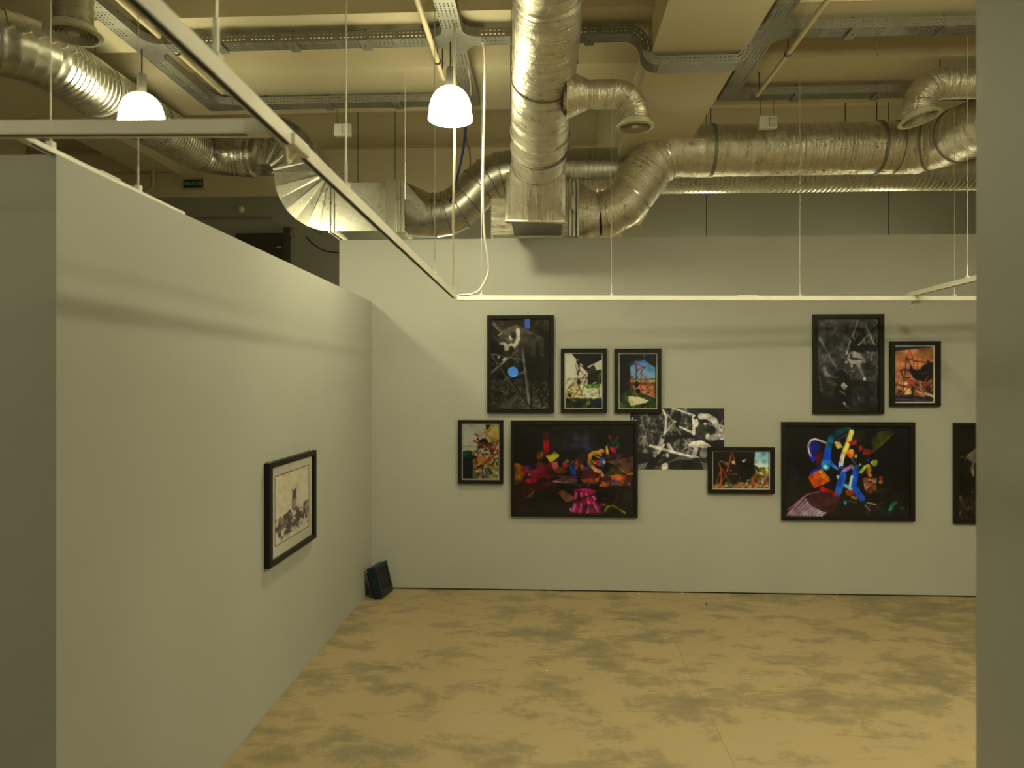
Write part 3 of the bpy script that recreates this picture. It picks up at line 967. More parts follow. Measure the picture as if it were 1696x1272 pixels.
for (x_, y_, z_, lab) in ((1.67, 2.85, zl_, 'added opal pendant for fill light right of the wide girder, above the frame'), (2.75, 2.1, zl_, 'added opal pendant for fill light far right of the girder, above the frame'),  # unseen pendants added, positions guessed to get the room's brightness
                      (1.68, 1.2, zl_, 'added opal pendant for fill light beyond the right partition, overhead'), (3.1, 0.9, zl_, 'added opal pendant for fill light beyond the right partition, farther to the right'),
                      (-3.5, 0.05, zl_, 'added unseen opal pendant overhead at left, beyond the frame'),
                      (4.6, 1.8, zl_, 'added opal pendant for fill light far to the right, hidden by the right partition'), (l2.x + 0.6, -3.4, zl_, 'added unseen opal pendant behind the viewer'),
                      (-1.1, 8.3, 2.75, 'added hidden pendant lighting the rear wall, below the round elbow duct'), (1.9, 8.3, 2.75, 'added hidden pendant lighting the rear wall, below the foil duct bend'),  # added low behind the partition to brighten the rear wall
                      (4.0, 8.3, 2.75, 'added hidden pendant lighting the rear wall, below the long foil run')):
    pendant((x_, y_, z_), lab)

# ---------------------------------------------------------------- track rails
ZR = 2.37
def rail_mesh(a, b_, w=0.036, h=0.033, lip=0.009):
    """white aluminium channel, open below"""
    a, b_ = Vector(a), Vector(b_)
    t = (b_ - a).normalized(); s = t.cross(Vector((0, 0, 1))).normalized(); u = s.cross(t)
    hw, wall = w / 2, 0.003
    prof = [(-hw, -h / 2), (-hw, h / 2), (hw, h / 2), (hw, -h / 2), (lip, -h / 2), (lip, -h / 2 + wall), (hw - wall, -h / 2 + wall), (hw - wall, h / 2 - wall), (-hw + wall, h / 2 - wall), (-hw + wall, -h / 2 + wall), (-lip, -h / 2 + wall), (-lip, -h / 2)]
    n = len(prof)
    vs = [p + s * x + u * z for p in (a, b_) for x, z in prof]
    fs = [(i, (i + 1) % n, n + (i + 1) % n, n + i) for i in range(n)]
    return MB().add(vs, fs), t, s, u

def track(label, a, b_, wires=(), groove=True, ends=(True, True), w=0.036, h=0.033, lip=0.009):
    a, b_ = Vector(a), Vector(b_)
    o = thing('track_rail', label, 'track rail', a, 'white lighting track rails')
    mb, t, s, u = rail_mesh(a, b_, w, h, lip)
    mb.build('rail', 'white_enamel', o)
    if groove:
        g = MB()
        c = [p + s * x + u * z for p in (a, b_) for x in (-w / 2 + .0035, w / 2 - .0035) for z in (-h / 2 + .0008 if lip >= w / 2 - .004 else -h / 2 + .0032, h / 2 - .0035)]
        g.hull_box(c).build('conductor_insert', 'dark_groove', o)
    for p, d, use in ((a, -t, ends[0]), (b_, t, ends[1])):
        if use:
            c = [p + d * q + s * x + u * z for q in (-0.05, 0.004) for x in (-w / 2 - .0015, w / 2 + .0015) for z in (-h / 2 - .0015, h / 2 + .0015)]
            MB().hull_box(c).build('end_cap', 'white_plastic', o, bevel=0.002)
    for wpos, top, r in wires:
        p = a.lerp(b_, wpos)
        c = MB().box(p.x - .011, p.x + .011, p.y - .011, p.y + .011, p.z + h / 2, p.z + .03).build('wire_clip', 'white_plastic', o, bevel=0.002)
        MB().tube([p + Vector((0, 0, .03)), p + Vector((0, 0, .10))], r * 1.7, 8).build('wire_grip', 'white_plastic', c)
        MB().tube([p + Vector((0, 0, .10)), Vector((p.x, p.y, top))], r, 6).build('suspension_wire', 'steel_wire', o)
    return o, t, s, u

# rail running away on the left
r1a, r1b = PZ(752, 490, ZR), PZ(230, -160, ZR)
r1b = Vector((r1a.x, 0.35, ZR))
def along(a, b_, px):
    best = min((abs(CX + F * ((p.x * cs + p.y * sn) / (-p.x * sn + p.y * cs)) - px), k) for k in range(0, 2001) for p in [a.lerp(b_, k / 2000)])
    return best[1] / 2000
w1 = [(along(r1a, r1b, 720), 4.02, 0.0022), (along(r1a, r1b, 573), 4.255, 0.0026), (along(r1a, r1b, 358), 4.255, 0.004)]
tr1, t1, s1, u1 = track('long white track rail running away diagonally from top left', r1a, r1b, w1, ends=(True, False), w=0.021, h=0.037, lip=0.0075)
# rail along the back partition
r2a, r2b = PZ(758, 493.5, ZR), PZ(1720, 494.5, ZR)
w2 = [(along(r2a, r2b, 797), 4.02, 0.0018), (along(r2a, r2b, 1013), 4.02, 0.0018), (along(r2a, r2b, 1325), 4.02, 0.0022), (along(r2a, r2b, 1581), 4.02, 0.0018)]
tr2, t2, s2, u2 = track('white track rail hanging in front of the back partition pictures', r2a, r2b, w2)
jp = r2a.lerp(r2b, along(r2a, r2b, 1238))
cj = [jp + t2 * q + s2 * x + u2 * z for q in (-0.07, 0.07) for x in (-0.0195, 0.0195) for z in (0.012, 0.024)]
MB().hull_box(cj).build('joint_plate', 'white_plastic', tr2, bevel=0.002)
# near rail, horizontal at upper left
r3a, r3b = PZ(443, 212, ZR), PZ(-160, 215.5, ZR)
tr3, t3, s3, u3 = track('near white track rail lying level at upper left', r3a, r3b, [(0.78, 4.255, 0.003)])
# rail beyond the low left partition
Z4 = 2.468
r4a, r4b = PZ(300, 354.5, Z4), PZ(30, 224.5, Z4)
tr4, t4, s4, u4 = track('white track rail just above the low left partition', r4a, r4b, [(along(r4a, r4b, 84), 4.255, 0.002), (along(r4a, r4b, 229), 4.255, 0.002)], w=0.03, h=0.014, lip=0.008)
j4 = r4a.lerp(r4b, along(r4a, r4b, 177))
MB().hull_box([j4 + t4 * q + s4 * x + u4 * z for q in (-0.06, 0.06) for x in (-0.0165, 0.0165) for z in (0.004, 0.012)]).build('joint_plate', 'white_plastic', tr4, bevel=0.002)
# rail coming forward at the right
r5a, r5b = PZ(1503, 489.5, ZR + 0.036), PZ(1660, 450, ZR + 0.036)
tr5, t5, s5, u5 = track('white track rail coming forward at right, joined above the back rail', r5a, r5b, [(along(r5a, r5b, 1602), 4.255, 0.0022)])
cp = PZ(1512, 500, ZR - 0.02)
MB().box(cp.x - .008, cp.x + .05, cp.y - .012, cp.y + .012, cp.z - .018, cp.z + .006).build('feed_connector', 'white_plastic', tr5, bevel=0.003)
MB().tube(smooth_path([cp + Vector((0, 0, -.01)), cp + Vector((-.012, 0, -.03)), cp + Vector((-.004, 0, -.055))], 5), 0.004, 6).build('loose_lead', 'cream_cable', tr5)
# connector where the near rail feeds the diagonal one
kp = r1a.lerp(r1b, along(r1a, r1b, 487))
fc = MB().hull_box([kp + t1 * q + s1 * x + u1 * z for q in (-0.06, 0.05) for x in (-0.021, 0.021) for z in (-0.02, 0.012)]).build('feed_connector', 'white_plastic', tr1, bevel=0.004)
o = tag(MB().tube(smooth_path([r3a + Vector((0.0, 0, 0.0)), r3a.lerp(kp, 0.35) + Vector((0.01, 0.02, -0.022)), r3a.lerp(kp, 0.7) + Vector((0, 0, -0.055)), kp + Vector((-0.012, 0, -0.045)), kp + Vector((0.004, 0, -0.022))], 8), 0.006, 8).build('feed_cable', 'cream_cable', None, 60),
        'short cream cable joining the near rail to the diagonal rail', 'cable')

# ---------------------------------------------------------------- cables
jx = r1a + Vector((0, 0, 0.018))
ct = P(753, 55, 4.17)
cb = Vector((jx.x - 0.004, jx.y, jx.z + 0.005))
tag(MB().tube(smooth_path([cb, cb.lerp(ct, .3) + Vector((-.004, 0, 0)), cb.lerp(ct, .6) + Vector((.003, 0, 0)), cb.lerp(ct, .85), Vector((ct.x, ct.y, 3.925))], 8), 0.0075, 8).build('power_cable', 'cream_cable', None, 60),
    'straight cream cable dropping to the rail corner, in front of the lamp', 'cable')
yl = jx.y - 0.02
yy_ = lambda y: 4.36 + (yl - 4.36) * min(1, max(0, (y - 74) / 380))
lp = [P(x, y, yy_(y)) for x, y in ((760, 489), (782, 487), (797, 477), (809, 450), (808, 425), (802, 385), (800, 300), (802, 180), (803, 95), (800, 70))]
tag(MB().tube(smooth_path(lp, 8), 0.008, 8).build('power_cable', 'white_plastic', None, 60), 'pale cable hanging beside the slanting duct and looping to the rail', 'cable')
tie = P(751, 484, yl - .01)
bl = [P(777, 170, 5.4), P(771, 200, 5.6), P(769, 235, 5.8), P(764, 265, 5.9), P(757, 295, 6.0), P(752, 318, 6.1), P(745, 334, 6.28)]
tag(MB().tube(smooth_path(bl, 8), 0.010, 8).build('power_cable', 'blue_cable', None, 60), 'blue cable sagging behind the middle pendant lamp to the ducts', 'cable')
bk = [P(782, 172, 5.4), P(772, 222, 5.8), P(777, 248, 6.0), P(779, 265, 6.1), P(777, 292, 6.29)]
tag(MB().tube(smooth_path(bk, 8), 0.006, 6).build('power_cable', 'cardboard', None, 60), 'thin brown cable beside the blue cable near the ducts', 'cable')
dc = [P(762, 66, 4.40), P(766, 72, 4.44), P(771, 92, 4.62), P(779, 135, 4.95), P(780, 158, 5.15)]
tag(MB().tube(smooth_path(dc, 8), 0.004, 6).build('power_cable', 'cream_cable', None, 60), 'thin cream cord draped along the middle cable tray', 'cable')
tag(MB().tube([P(671, 330, 5.0), P(671, 160, 5.0) + Vector((0, 0, 0.03)), Vector((P(671, 160, 5.0).x, 5.0, 4.02))], 0.003, 6).build('hanging_wire', 'steel_wire'), 'thin pale wire hanging left of the middle pendant lamp', 'wire')

# ---------------------------------------------------------------- things on the rear wall
def wall_box(px, py, w, h, label):
    p = P(px, py, 5.55)
    o = thing('alarm_sounder', label, 'sounder', p, 'small cream hanging sounders')
    for d in (-1, 1):
        MB().tube([(p.x + d * w * .36, p.y + .02, p.z + h / 2 - .004), (p.x + d * w * .36, p.y + .02, 4.018)], 0.0018, 5).build('hanger_wire', 'dark_steel', o)
    MB().box(p.x - w / 2, p.x + w / 2, p.y - 0.01, p.y + .04, p.z - h / 2, p.z + h / 2).build('case', 'white_plastic', o, bevel=0.006)
    MB().box(p.x + w * .02, p.x + w * .44, p.y - 0.016, p.y - 0.009, p.z - h * .36, p.z + h * .36).build('grille', 'grey_plastic', o, bevel=0.003)
    for k in range(4):
        zz = p.z - h * .27 + k * h * .18
        MB().box(p.x + w * .06, p.x + w * .40, p.y - 0.019, p.y - 0.015, zz - .006, zz + .006).build('grille_slat', 'white_plastic', o)
    return o
wall_box(567, 215, 0.136, 0.098, 'small cream sounder box hanging left of the middle pendant lamp')
wall_box(1272, 202, 0.142, 0.10, 'small cream sounder box above the horizontal foil duct')
p = P(487, 387, YR)
tag(MB().box(p.x - .04, p.x + .04, YR - .05, YR, p.z - .05, p.z + .05).build('junction_box', 'grey_plastic', None, bevel=0.006), 'small pale junction box on dark wall beneath the creased elbow', 'wall box')

sg = thing('exit_sign', 'green Cyrillic exit sign on the rear wall under the spiral duct', 'sign', P(323, 306, YR))
p = P(323, 306, YR)
hw_, hh_ = 0.132, 0.056
MB().box(p.x - hw_ - .02, p.x + hw_ + .02, YR - .045, YR, p.z - hh_ - .015, p.z + hh_ + .015).build('case', 'dim_cream', sg, bevel=0.004)
MB().box(p.x - hw_, p.x + hw_, YR - .050, YR - .044, p.z - hh_, p.z + hh_).build('face', 'sign_green', sg)
fc_ = bpy.data.curves.new('lettering', 'FONT'); fc_.body = '\u0412\u042b\u0425\u041e\u0414'; fc_.size = 0.085; fc_.align_x = 'CENTER'; fc_.align_y = 'CENTER'; fc_.extrude = 0.001
to = bpy.data.objects.new('lettering_source', fc_); C.objects.link(to)
bpy.context.view_layer.update()
me = bpy.data.meshes.new_from_object(to.evaluated_get(bpy.context.evaluated_depsgraph_get()))
bpy.data.objects.remove(to)
me.materials.clear(); me.materials.append(MATS['sign_letter'])
xsn = [v.co.x for v in me.vertices]; scl = (2 * hw_ * 0.88) / (max(xsn) - min(xsn))
for v in me.vertices: v.co = Vector((p.x + v.co.x * scl, YR - .0515 - v.co.z, p.z + v.co.y * scl))
lt = bpy.data.objects.new('lettering', me); C.objects.link(lt); lt.parent = sg; lt.matrix_parent_inverse = parent_inv(sg)

# pipework and fittings in the dark aisle at left
cpth = [P(185, 288, 9.0), P(240, 287, 9.0), P(287, 287, 9.0), P(292, 278, 9.0)]
tag(MB().tube(fillet(cpth, 0.03, 4), 0.012, 8).build('conduit_pipe', 'dim_cream', None, 60), 'thin level conduit on the dark rear wall at left', 'pipe')
cp2 = [P(268, 268, 8.95), P(253, 272, 8.95), P(253, 312, 8.95), P(236, 317, 8.95), P(226, 317, 8.95)]
tag(MB().tube(fillet(cp2, 0.06, 6), 0.028, 10).build('drain_pipe', 'dim_cream', None, 60), 'cream bent pipe on the dark rear wall left of exit sign', 'pipe')
cp3 = [P(320, 362, 9.09), P(450, 362, 9.09)]
tag(MB().tube(cp3, 0.013, 8).build('conduit_pipe', 'grey_plastic', None, 60), 'thin grey conduit on the dark wall under the exit sign', 'pipe')
p = P(400, 347, YR)
tag(MB().lathe([(0.001, 0.05), (.03, .045), (.045, .02), (.045, 0)], 20, p, (0, -1, 0)).build('smoke_detector', 'white_plastic', None, 50), 'small round white detector on the dark rear wall', 'detector')
p0_, p1_ = P(393, 388, YR), P(473, 388, YR)
d1 = thing('door_1', '', 'door', (p0_.x, YR, 0)); d1['kind'] = 'structure'; d1['label'] = 'dark door in the rear wall behind the left partition'
MB().box(p0_.x, p1_.x, YR - .06, YR, 0.01, p0_.z).build('door_leaf', 'door_paint', d1, bevel=0.004)
MB().box(p1_.x, p1_.x + .07, YR - .08, YR, 0, p0_.z + .07).build('door_frame', 'dark_steel', d1)
MB().tube([(p1_.x - .08, YR - .10, P(470, 412, YR).z), (p1_.x - .02, YR - .10, P(470, 412, YR).z)], 0.01, 8).build('handle', 'steel_wire', d1)
ca = [P(507, 392, 9.094), P(520, 405, 9.094), P(540, 416, 9.094), P(575, 420, 9.094)]
tag(MB().tube(smooth_path(ca, 8), 0.008, 6).build('power_cable', 'dark_steel', None, 60), 'dark cable sagging on the shaded wall under the elbow', 'cable')

# ---------------------------------------------------------------- floodlight in the corner
def floodlight():
    base = PZ(622, 997, 0.0)
    o = thing('floodlight', 'navy floodlight leaning in the corner on the floor', 'floodlight', (-1.33, 5.62, 0))
    W, H, D = 0.235, 0.25, 0.075
    M = Matrix.Translation((-1.30, 5.665, 0.012)) @ Matrix.Rotation(math.radians(-10), 4, 'Z') @ Matrix.Rotation(math.radians(-14), 4, 'Y')
    # local: x = towards the room (lens side), y = width, z = up
    def bx(x0, x1, y0, y1, z0, z1, name, mat, par, bev=0.004):
        return MB().hull_box([M @ Vector((x, y, z)) for x in (x0, x1) for y in (y0, y1) for z in (z0, z1)]).build(name, mat, par, bevel=bev)
    body = bx(-D, -0.012, -W / 2, W / 2, 0.0, H, 'body', 'navy_enamel', o, 0.008)
    bx(-0.012, 0.006, -W / 2, W / 2, 0, 0.045, 'bezel', 'navy_enamel', o)
    bx(-0.012, 0.006, -W / 2, W / 2, H - 0.03, H, 'bezel', 'navy_enamel', o)
    bx(-0.012, 0.006, -W / 2, -W / 2 + 0.024, 0.045, H - 0.03, 'bezel', 'navy_enamel', o)
    bx(-0.012, 0.006, W / 2 - 0.024, W / 2, 0.045, H - 0.03, 'bezel', 'navy_enamel', o)
    rf = bx(-0.0125, -0.0095, -W / 2 + .024, W / 2 - .024, 0.045, H - .03, 'reflector', 'reflector', o, None)
    bx(-0.010, -0.004, 0.02, 0.035, 0.05, H - .035, 'lamp_tube', 'white_plastic', o)
    bx(-0.003, -0.001, -W / 2 + .02, W / 2 - .02, 0.04, H - .026, 'glass', 'picture_glass', o, None)
    for k in range(5):
        y = -W / 2 + .03 + k * (W - .06) / 4
        bx(-D - .018, -D, y - .004, y + .004, .03, H - .04, 'cooling_fin', 'navy_enamel', body, None)
    bx(-0.05, -0.02, -W / 2 - .006, -W / 2, 0.02, H * .6, 'mounting_bracket', 'navy_enamel', o)
floodlight()
# ---------------------------------------------------------------- printed pictures (flat prints, drawn into colour attributes)
class Print:
    def __init__(self, x0, y0, x1, y1, nx, seed=1):
        self.b = (x0, y0, x1, y1)
        self.nx = nx; self.ny = max(8, int(round(nx * (y1 - y0) / (x1 - x0))))
        self.X, self.Y = np.meshgrid(np.linspace(x0, x1, self.nx), np.linspace(y0, y1, self.ny))
        self.c = np.zeros((self.ny, self.nx, 3)); self.r = np.random.RandomState(seed)
        self.px = (x1 - x0) / nx
    def put(self, m, col, a=1.0):
        m = np.clip(m, 0, 1)[..., None] * a
        self.c = self.c * (1 - m) + np.array(col, float) * m
    def fill(self, col): self.c[:] = col
    def vgrad(self, y0, y1, c0, c1, mask=None):
        t = np.clip((self.Y - y0) / (y1 - y0), 0, 1)[..., None]
        g = np.array(c0) * (1 - t) + np.array(c1) * t
        m = np.ones_like(self.X) if mask is None else mask
        m = (m * ((self.Y >= y0) & (self.Y <= y1)))[..., None]
        self.c = self.c * (1 - m) + g * m
    def pmask(self, pts):
        x, y = self.X, self.Y
        ins = np.zeros(x.shape, bool)
        n = len(pts)
        for i in range(n):
            (xa, ya), (xb, yb) = pts[i], pts[(i + 1) % n]
            if ya == yb: continue
            cnd = ((ya > y) != (yb > y)) & (x < (xb - xa) * (y - ya) / (yb - ya) + xa)
            ins ^= cnd
        return ins.astype(float)
    def poly(self, pts, col, a=1.0): self.put(self.pmask(pts), col, a)
    def line(self, pts, w, col, a=1.0, w2=None):
        for (xa, ya), (xb, yb) in zip(pts, pts[1:]):
            dx, dy = xb - xa, yb - ya
            t = np.clip(((self.X - xa) * dx + (self.Y - ya) * dy) / (dx * dx + dy * dy + 1e-9), 0, 1)
            d = np.hypot(self.X - xa - t * dx, self.Y - ya - t * dy)
            ww = w / 2 if w2 is None else (w + (w2 - w) * t) / 2
            self.put((ww - d) / self.px + 0.5, col, a)
    def ell(self, cx, cy, rx, ry, col, a=1.0, rot=0.0, soft=0.0):
        c, s = math.cos(rot), math.sin(rot)
        u = ((self.X - cx) * c + (self.Y - cy) * s) / rx; v = (-(self.X - cx) * s + (self.Y - cy) * c) / ry
        d = np.hypot(u, v)
        self.put((1 - d) / soft if soft else (1 - d) * min(rx, ry) / self.px + 0.5, col, a)
    def nz(self, sx, sy, rot=0.0):
        """smooth value noise, cell size sx by sy"""
        c, s = math.cos(rot), math.sin(rot)
        u = (self.X * c + self.Y * s) / sx; v = (-self.X * s + self.Y * c) / sy
        g = self.r.rand(64, 64)
        iu, iv = np.floor(u).astype(int), np.floor(v).astype(int)
        fu, fv = u - iu, v - iv
        fu = fu * fu * (3 - 2 * fu); fv = fv * fv * (3 - 2 * fv)
        G = lambda i, j: g[i % 64, j % 64]
        return (G(iu, iv) * (1 - fu) + G(iu + 1, iv) * fu) * (1 - fv) + (G(iu, iv + 1) * (1 - fu) + G(iu + 1, iv + 1) * fu) * fv
    def mottle(self, mask, cols, size, a=1.0, thr=0.55, rot=0.0, asp=1.0):
        for c in cols:
            n = 0.65 * self.nz(size, size * asp, rot) + 0.35 * self.nz(size / 2.3, size * asp / 2.3, rot)
            self.put(mask * np.clip((n - thr) * 8, 0, 1), c, a)
    def sticks(self, k, box, ln, w, cols, ang=(0, math.pi), a=1.0):
        for _ in range(k):
            x = self.r.uniform(box[0], box[2]); y = self.r.uniform(box[1], box[3]); t = self.r.uniform(*ang); L = ln * self.r.uniform(.5, 1.2)
            self.line([(x - L / 2 * math.cos(t), y - L / 2 * math.sin(t)), (x + L / 2 * math.cos(t), y + L / 2 * math.sin(t))], w * self.r.uniform(.6, 1.2), cols[self.r.randint(len(cols))], a)
    def everywhere(self): return np.ones_like(self.X)
    def below(self, y, soft=1.0): return np.clip((self.Y - y) / soft, 0, 1)

def develop(pr, shade=0.3, grain=0.10, gain=1.0, blur=1):
    """photographic finish: uneven tone inside the shapes, film grain, a little softness"""
    n = 0.45 * pr.nz(9 * pr.px, 9 * pr.px) + 0.35 * pr.nz(18 * pr.px, 14 * pr.px, .5) + 0.20 * pr.nz(4 * pr.px, 4 * pr.px)
    f = 1 + shade * (n - 0.52) * 3.2 + grain * (pr.r.rand(*n.shape) - 0.5) * 2
    pr.c = pr.c * np.clip(f, 0.25, 1.5)[..., None] * gain
    for _ in range(blur):
        q = np.pad(pr.c, ((1, 1), (1, 1), (0, 0)), 'edge')
        q = (q[:-2] + 2 * q[1:-1] + q[2:]) / 4
        pr.c = (q[:, :-2] + 2 * q[:, 1:-1] + q[:, 2:]) / 4

def print_mesh(name, pr, corner, right, down, w, h, parent, gain=1.0):
    ny, nx = pr.ny, pr.nx
    U, V = np.meshgrid(np.linspace(0, w, nx), np.linspace(0, h, ny))
    c = np.array(corner); R_ = np.array(right); D_ = np.array(down)
    co = c[None, None] + U[..., None] * R_ + V[..., None] * D_
    me = bpy.data.meshes.new(name)
    idx = np.arange(nx * ny).reshape(ny, nx)
    q = np.stack([idx[:-1, :-1], idx[1:, :-1], idx[1:, 1:], idx[:-1, 1:]], -1).reshape(-1, 4)
    me.vertices.add(nx * ny); me.vertices.foreach_set('co', co.reshape(-1).astype(np.float32))
    me.loops.add(q.size); me.loops.foreach_set('vertex_index', q.reshape(-1).astype(np.int32))
    me.polygons.add(len(q)); me.polygons.foreach_set('loop_start', (np.arange(len(q)) * 4).astype(np.int32))
    me.update(calc_edges=True)
    col = np.clip(pr.c, 0, 255) / 255.0
    lin = np.where(col <= 0.04045, col / 12.92, ((col + 0.055) / 1.055) ** 2.4)
    lum = lin.mean(-1, keepdims=True)
    lin = np.clip(lum + (lin - lum) * 1.06, 0, 1)
    lin = np.clip(lin * gain * 1.3 / np.array([0.74, 0.68, 0.44]), 0.003, 0.9)
    at_ = me.color_attributes.new('print', 'FLOAT_COLOR', 'POINT')
    at_.data.foreach_set('color', np.concatenate([lin, np.ones((ny, nx, 1))], -1).reshape(-1).astype(np.float32))
    me.materials.append(MATS['photo_print'])
    ob = bpy.data.objects.new(name, me); C.objects.link(ob)
    ob.parent = parent; ob.matrix_parent_inverse = parent_inv(parent)
    return ob

def framed(label, outer, inner, pr, crop, scale, white=None, wall='back', depth=0.032, clips=(), group='framed photographs on the back partition', z_off=0.0):
    """outer / inner / white: boxes in crop pixels; crop origin and scale turn them into photo pixels"""
    def pt(x, y): return P(crop[0] + x / scale, crop[1] + y / scale, YB - depth)
    a, d = pt(outer[0], outer[1]), pt(outer[2], outer[3])
    b_, c_ = pt(outer[2], outer[1]), pt(outer[0], outer[3])
    x0, x1 = (a.x + c_.x) / 2, (b_.x + d.x) / 2
    z1, z0 = (a.z + b_.z) / 2, (c_.z + d.z) / 2
    def lerp(box):
        f = lambda t, lo, hi: (t - lo) / (hi - lo)
        return (x0 + (x1 - x0) * f(box[0], outer[0], outer[2]), x0 + (x1 - x0) * f(box[2], outer[0], outer[2]),
                z1 + (z0 - z1) * f(box[3], outer[1], outer[3]), z1 + (z0 - z1) * f(box[1], outer[1], outer[3]))
    o = thing('picture_frame', label, 'picture', ((x0 + x1) / 2, YB, z0), group)
    build_frame(o, x0, x1, z0, z1, lerp(white or inner), lerp(inner), pr, depth, white is not None, clips)
    return o

def build_frame(o, x0, x1, z0, z1, win, prt, pr, depth, mat, clips, to_world=None):
    """frame on a wall plane y = 0 looking along -y in local terms; to_world maps (x, out, z)"""
    W = to_world or (lambda x, out, z: Vector((x, YB - out, z)))
    wx0, wx1, wz0, wz1 = win
    # four mitred bars
    oc = [(x0, z0), (x1, z0), (x1, z1), (x0, z1)]; ic = [(wx0, wz0), (wx1, wz0), (wx1, wz1), (wx0, wz1)]
    for i in range(4):
        j = (i + 1) % 4
        vs = []
        for (px_, pz_) in (oc[i], oc[j], ic[j], ic[i]):
            vs += [W(px_, 0.001, pz_), W(px_, depth, pz_)]
        MB().add(vs, [(0, 2, 3, 1), (2, 4, 5, 3), (4, 6, 7, 5), (6, 0, 1, 7), (1, 3, 5, 7), (6, 4, 2, 0)]).build('frame_bar', 'black_frame', o, bevel=0.0015)
    if mat:
        e = 0.002
        MB().add([W(wx0 - e, depth - .017, wz0 - e), W(wx1 + e, depth - .017, wz0 - e), W(wx1 + e, depth - .017, wz1 + e), W(wx0 - e, depth - .017, wz1 + e),
                  W(wx0 - e, depth - .021, wz0 - e), W(wx1 + e, depth - .021, wz0 - e), W(wx1 + e, depth - .021, wz1 + e), W(wx0 - e, depth - .021, wz1 + e)],
                 [(0, 1, 2, 3), (7, 6, 5, 4), (0, 4, 5, 1), (1, 5, 6, 2), (2, 6, 7, 3), (3, 7, 4, 0)]).build('mat_board', 'mat_board', o)
    px0, px1, pz0, pz1 = prt
    tl = W(px0, depth - .016, pz1); tr_ = W(px1, depth - .016, pz1); bl_ = W(px0, depth - .016, pz0)
    print_mesh('photo_print', pr, tl, (tr_ - tl).normalized(), (bl_ - tl).normalized(), (tr_ - tl).length, (bl_ - tl).length, o)
    MB().add([W(wx0 - .001, depth - .010, wz0 - .001), W(wx1 + .001, depth - .010, wz0 - .001), W(wx1 + .001, depth - .010, wz1 + .001), W(wx0 - .001, depth - .010, wz1 + .001)], [(0, 1, 2, 3)]).build('glazing', 'picture_glass', o)
    for cx_ in clips:
        xx = x0 + (x1 - x0) * cx_
        MB().hull_box([W(xx + dx, out, z1 + dz) for dx in (-.006, .006) for out in (.004, .020) for dz in (-0.001, .009)]).build('hanger_clip', 'steel_wire', o)

K = 1.35       # print samples per photo pixel
G = lambda v: (v, v * .95, v * .82)

# P1: night picture, tall, monochrome
p = Print(155, 120, 810, 1118, int(98 * K), 11)
p.fill((27, 23, 16))
p.mottle(p.everywhere(), [(52, 42, 22)], 55, .8, .5)
p.put((p.Y > 330).astype(float), (22, 20, 16), .75)
p.poly([(250, 260), (440, 180), (745, 335), (745, 700), (480, 700), (350, 480)], (82, 74, 58))
p.vgrad(180, 720, (84, 76, 60), (30, 27, 22), p.pmask([(250, 260), (440, 180), (745, 335), (745, 700), (480, 700), (300, 400)]))
p.poly([(470, 560), (560, 490), (600, 540), (650, 560), (655, 440), (672, 400), (690, 440), (695, 520), (740, 540), (745, 900), (480, 900)], (19, 17, 14))
p.poly([(155, 800), (500, 780), (520, 1118), (155, 1118)], (52, 46, 33))
p.poly([(500, 900), (620, 840), (740, 1118), (400, 1118)], (56, 50, 36))
p.mottle(p.below(790, 60), [(88, 80, 58), (34, 30, 22), (110, 102, 76)], 26, .8, .58, -0.6, 0.6)
p.poly([(210, 1118), (420, 960), (480, 990), (340, 1118)], (98, 90, 66), .7)
p.ell(250, 950, 40, 24, (24, 21, 15))
for a, b_, w, g_ in (((190, 180), (400, 400), 34, 88), ((160, 300), (290, 400), 22, 66), ((155, 720), (460, 460), 26, 112), ((165, 510), (490, 575), 17, 104), ((165, 530), (345, 790), 24, 78),
                     ((330, 760), (600, 1110), 30, 92), ((505, 450), (585, 1110), 28, 112), ((310, 795), (540, 705), 28, 96), ((400, 420), (480, 490), 40, 110), ((470, 480), (440, 640), 20, 62),
                     ((155, 640), (240, 560), 16, 56), ((160, 850), (230, 680), 18, 52), ((330, 600), (440, 640), 14, 52), ((420, 510), (490, 580), 15, 86), ((320, 600), (380, 690), 12, 60), ((470, 780), (520, 980), 10, 30)):
    p.line([a, b_], w, G(g_))
    p.line([(a[0] + w * .45, a[1] + w * .2), (b_[0] + w * .45, b_[1] + w * .2)], w * .25, G(g_ * .35), .8)
p.line([(360, 780), (600, 1118)], 12, (14, 12, 9)); p.line([(600, 800), (605, 1118)], 16, (14, 12, 10))
# the pale figure up on the poles
p.line([(455, 240), (460, 330), (430, 400), (385, 440)], 44, (190, 178, 142), 1, 40)
p.ell(380, 330, 24, 30, (176, 164, 130)); p.ell(400, 300, 26, 40, (52, 44, 32)); p.line([(240, 300), (265, 285), (285, 310)], 12, (176, 166, 132))
p.ell(275, 335, 30, 50, (58, 50, 40)); p.ell(285, 395, 40, 18, (188, 178, 146)); p.ell(325, 440, 28, 48, (184, 173, 140), 1, -.2); p.ell(372, 405, 26, 12, (182, 171, 138), 1, -.5)
p.ell(330, 510, 60, 38, (42, 36, 27)); p.ell(240, 545, 12, 14, (184, 174, 140)); p.ell(305, 570, 26, 18, (188, 178, 146), 1, -.5)
p.line([(385, 440), (340, 520)], 40, (48, 42, 30))
P1 = p

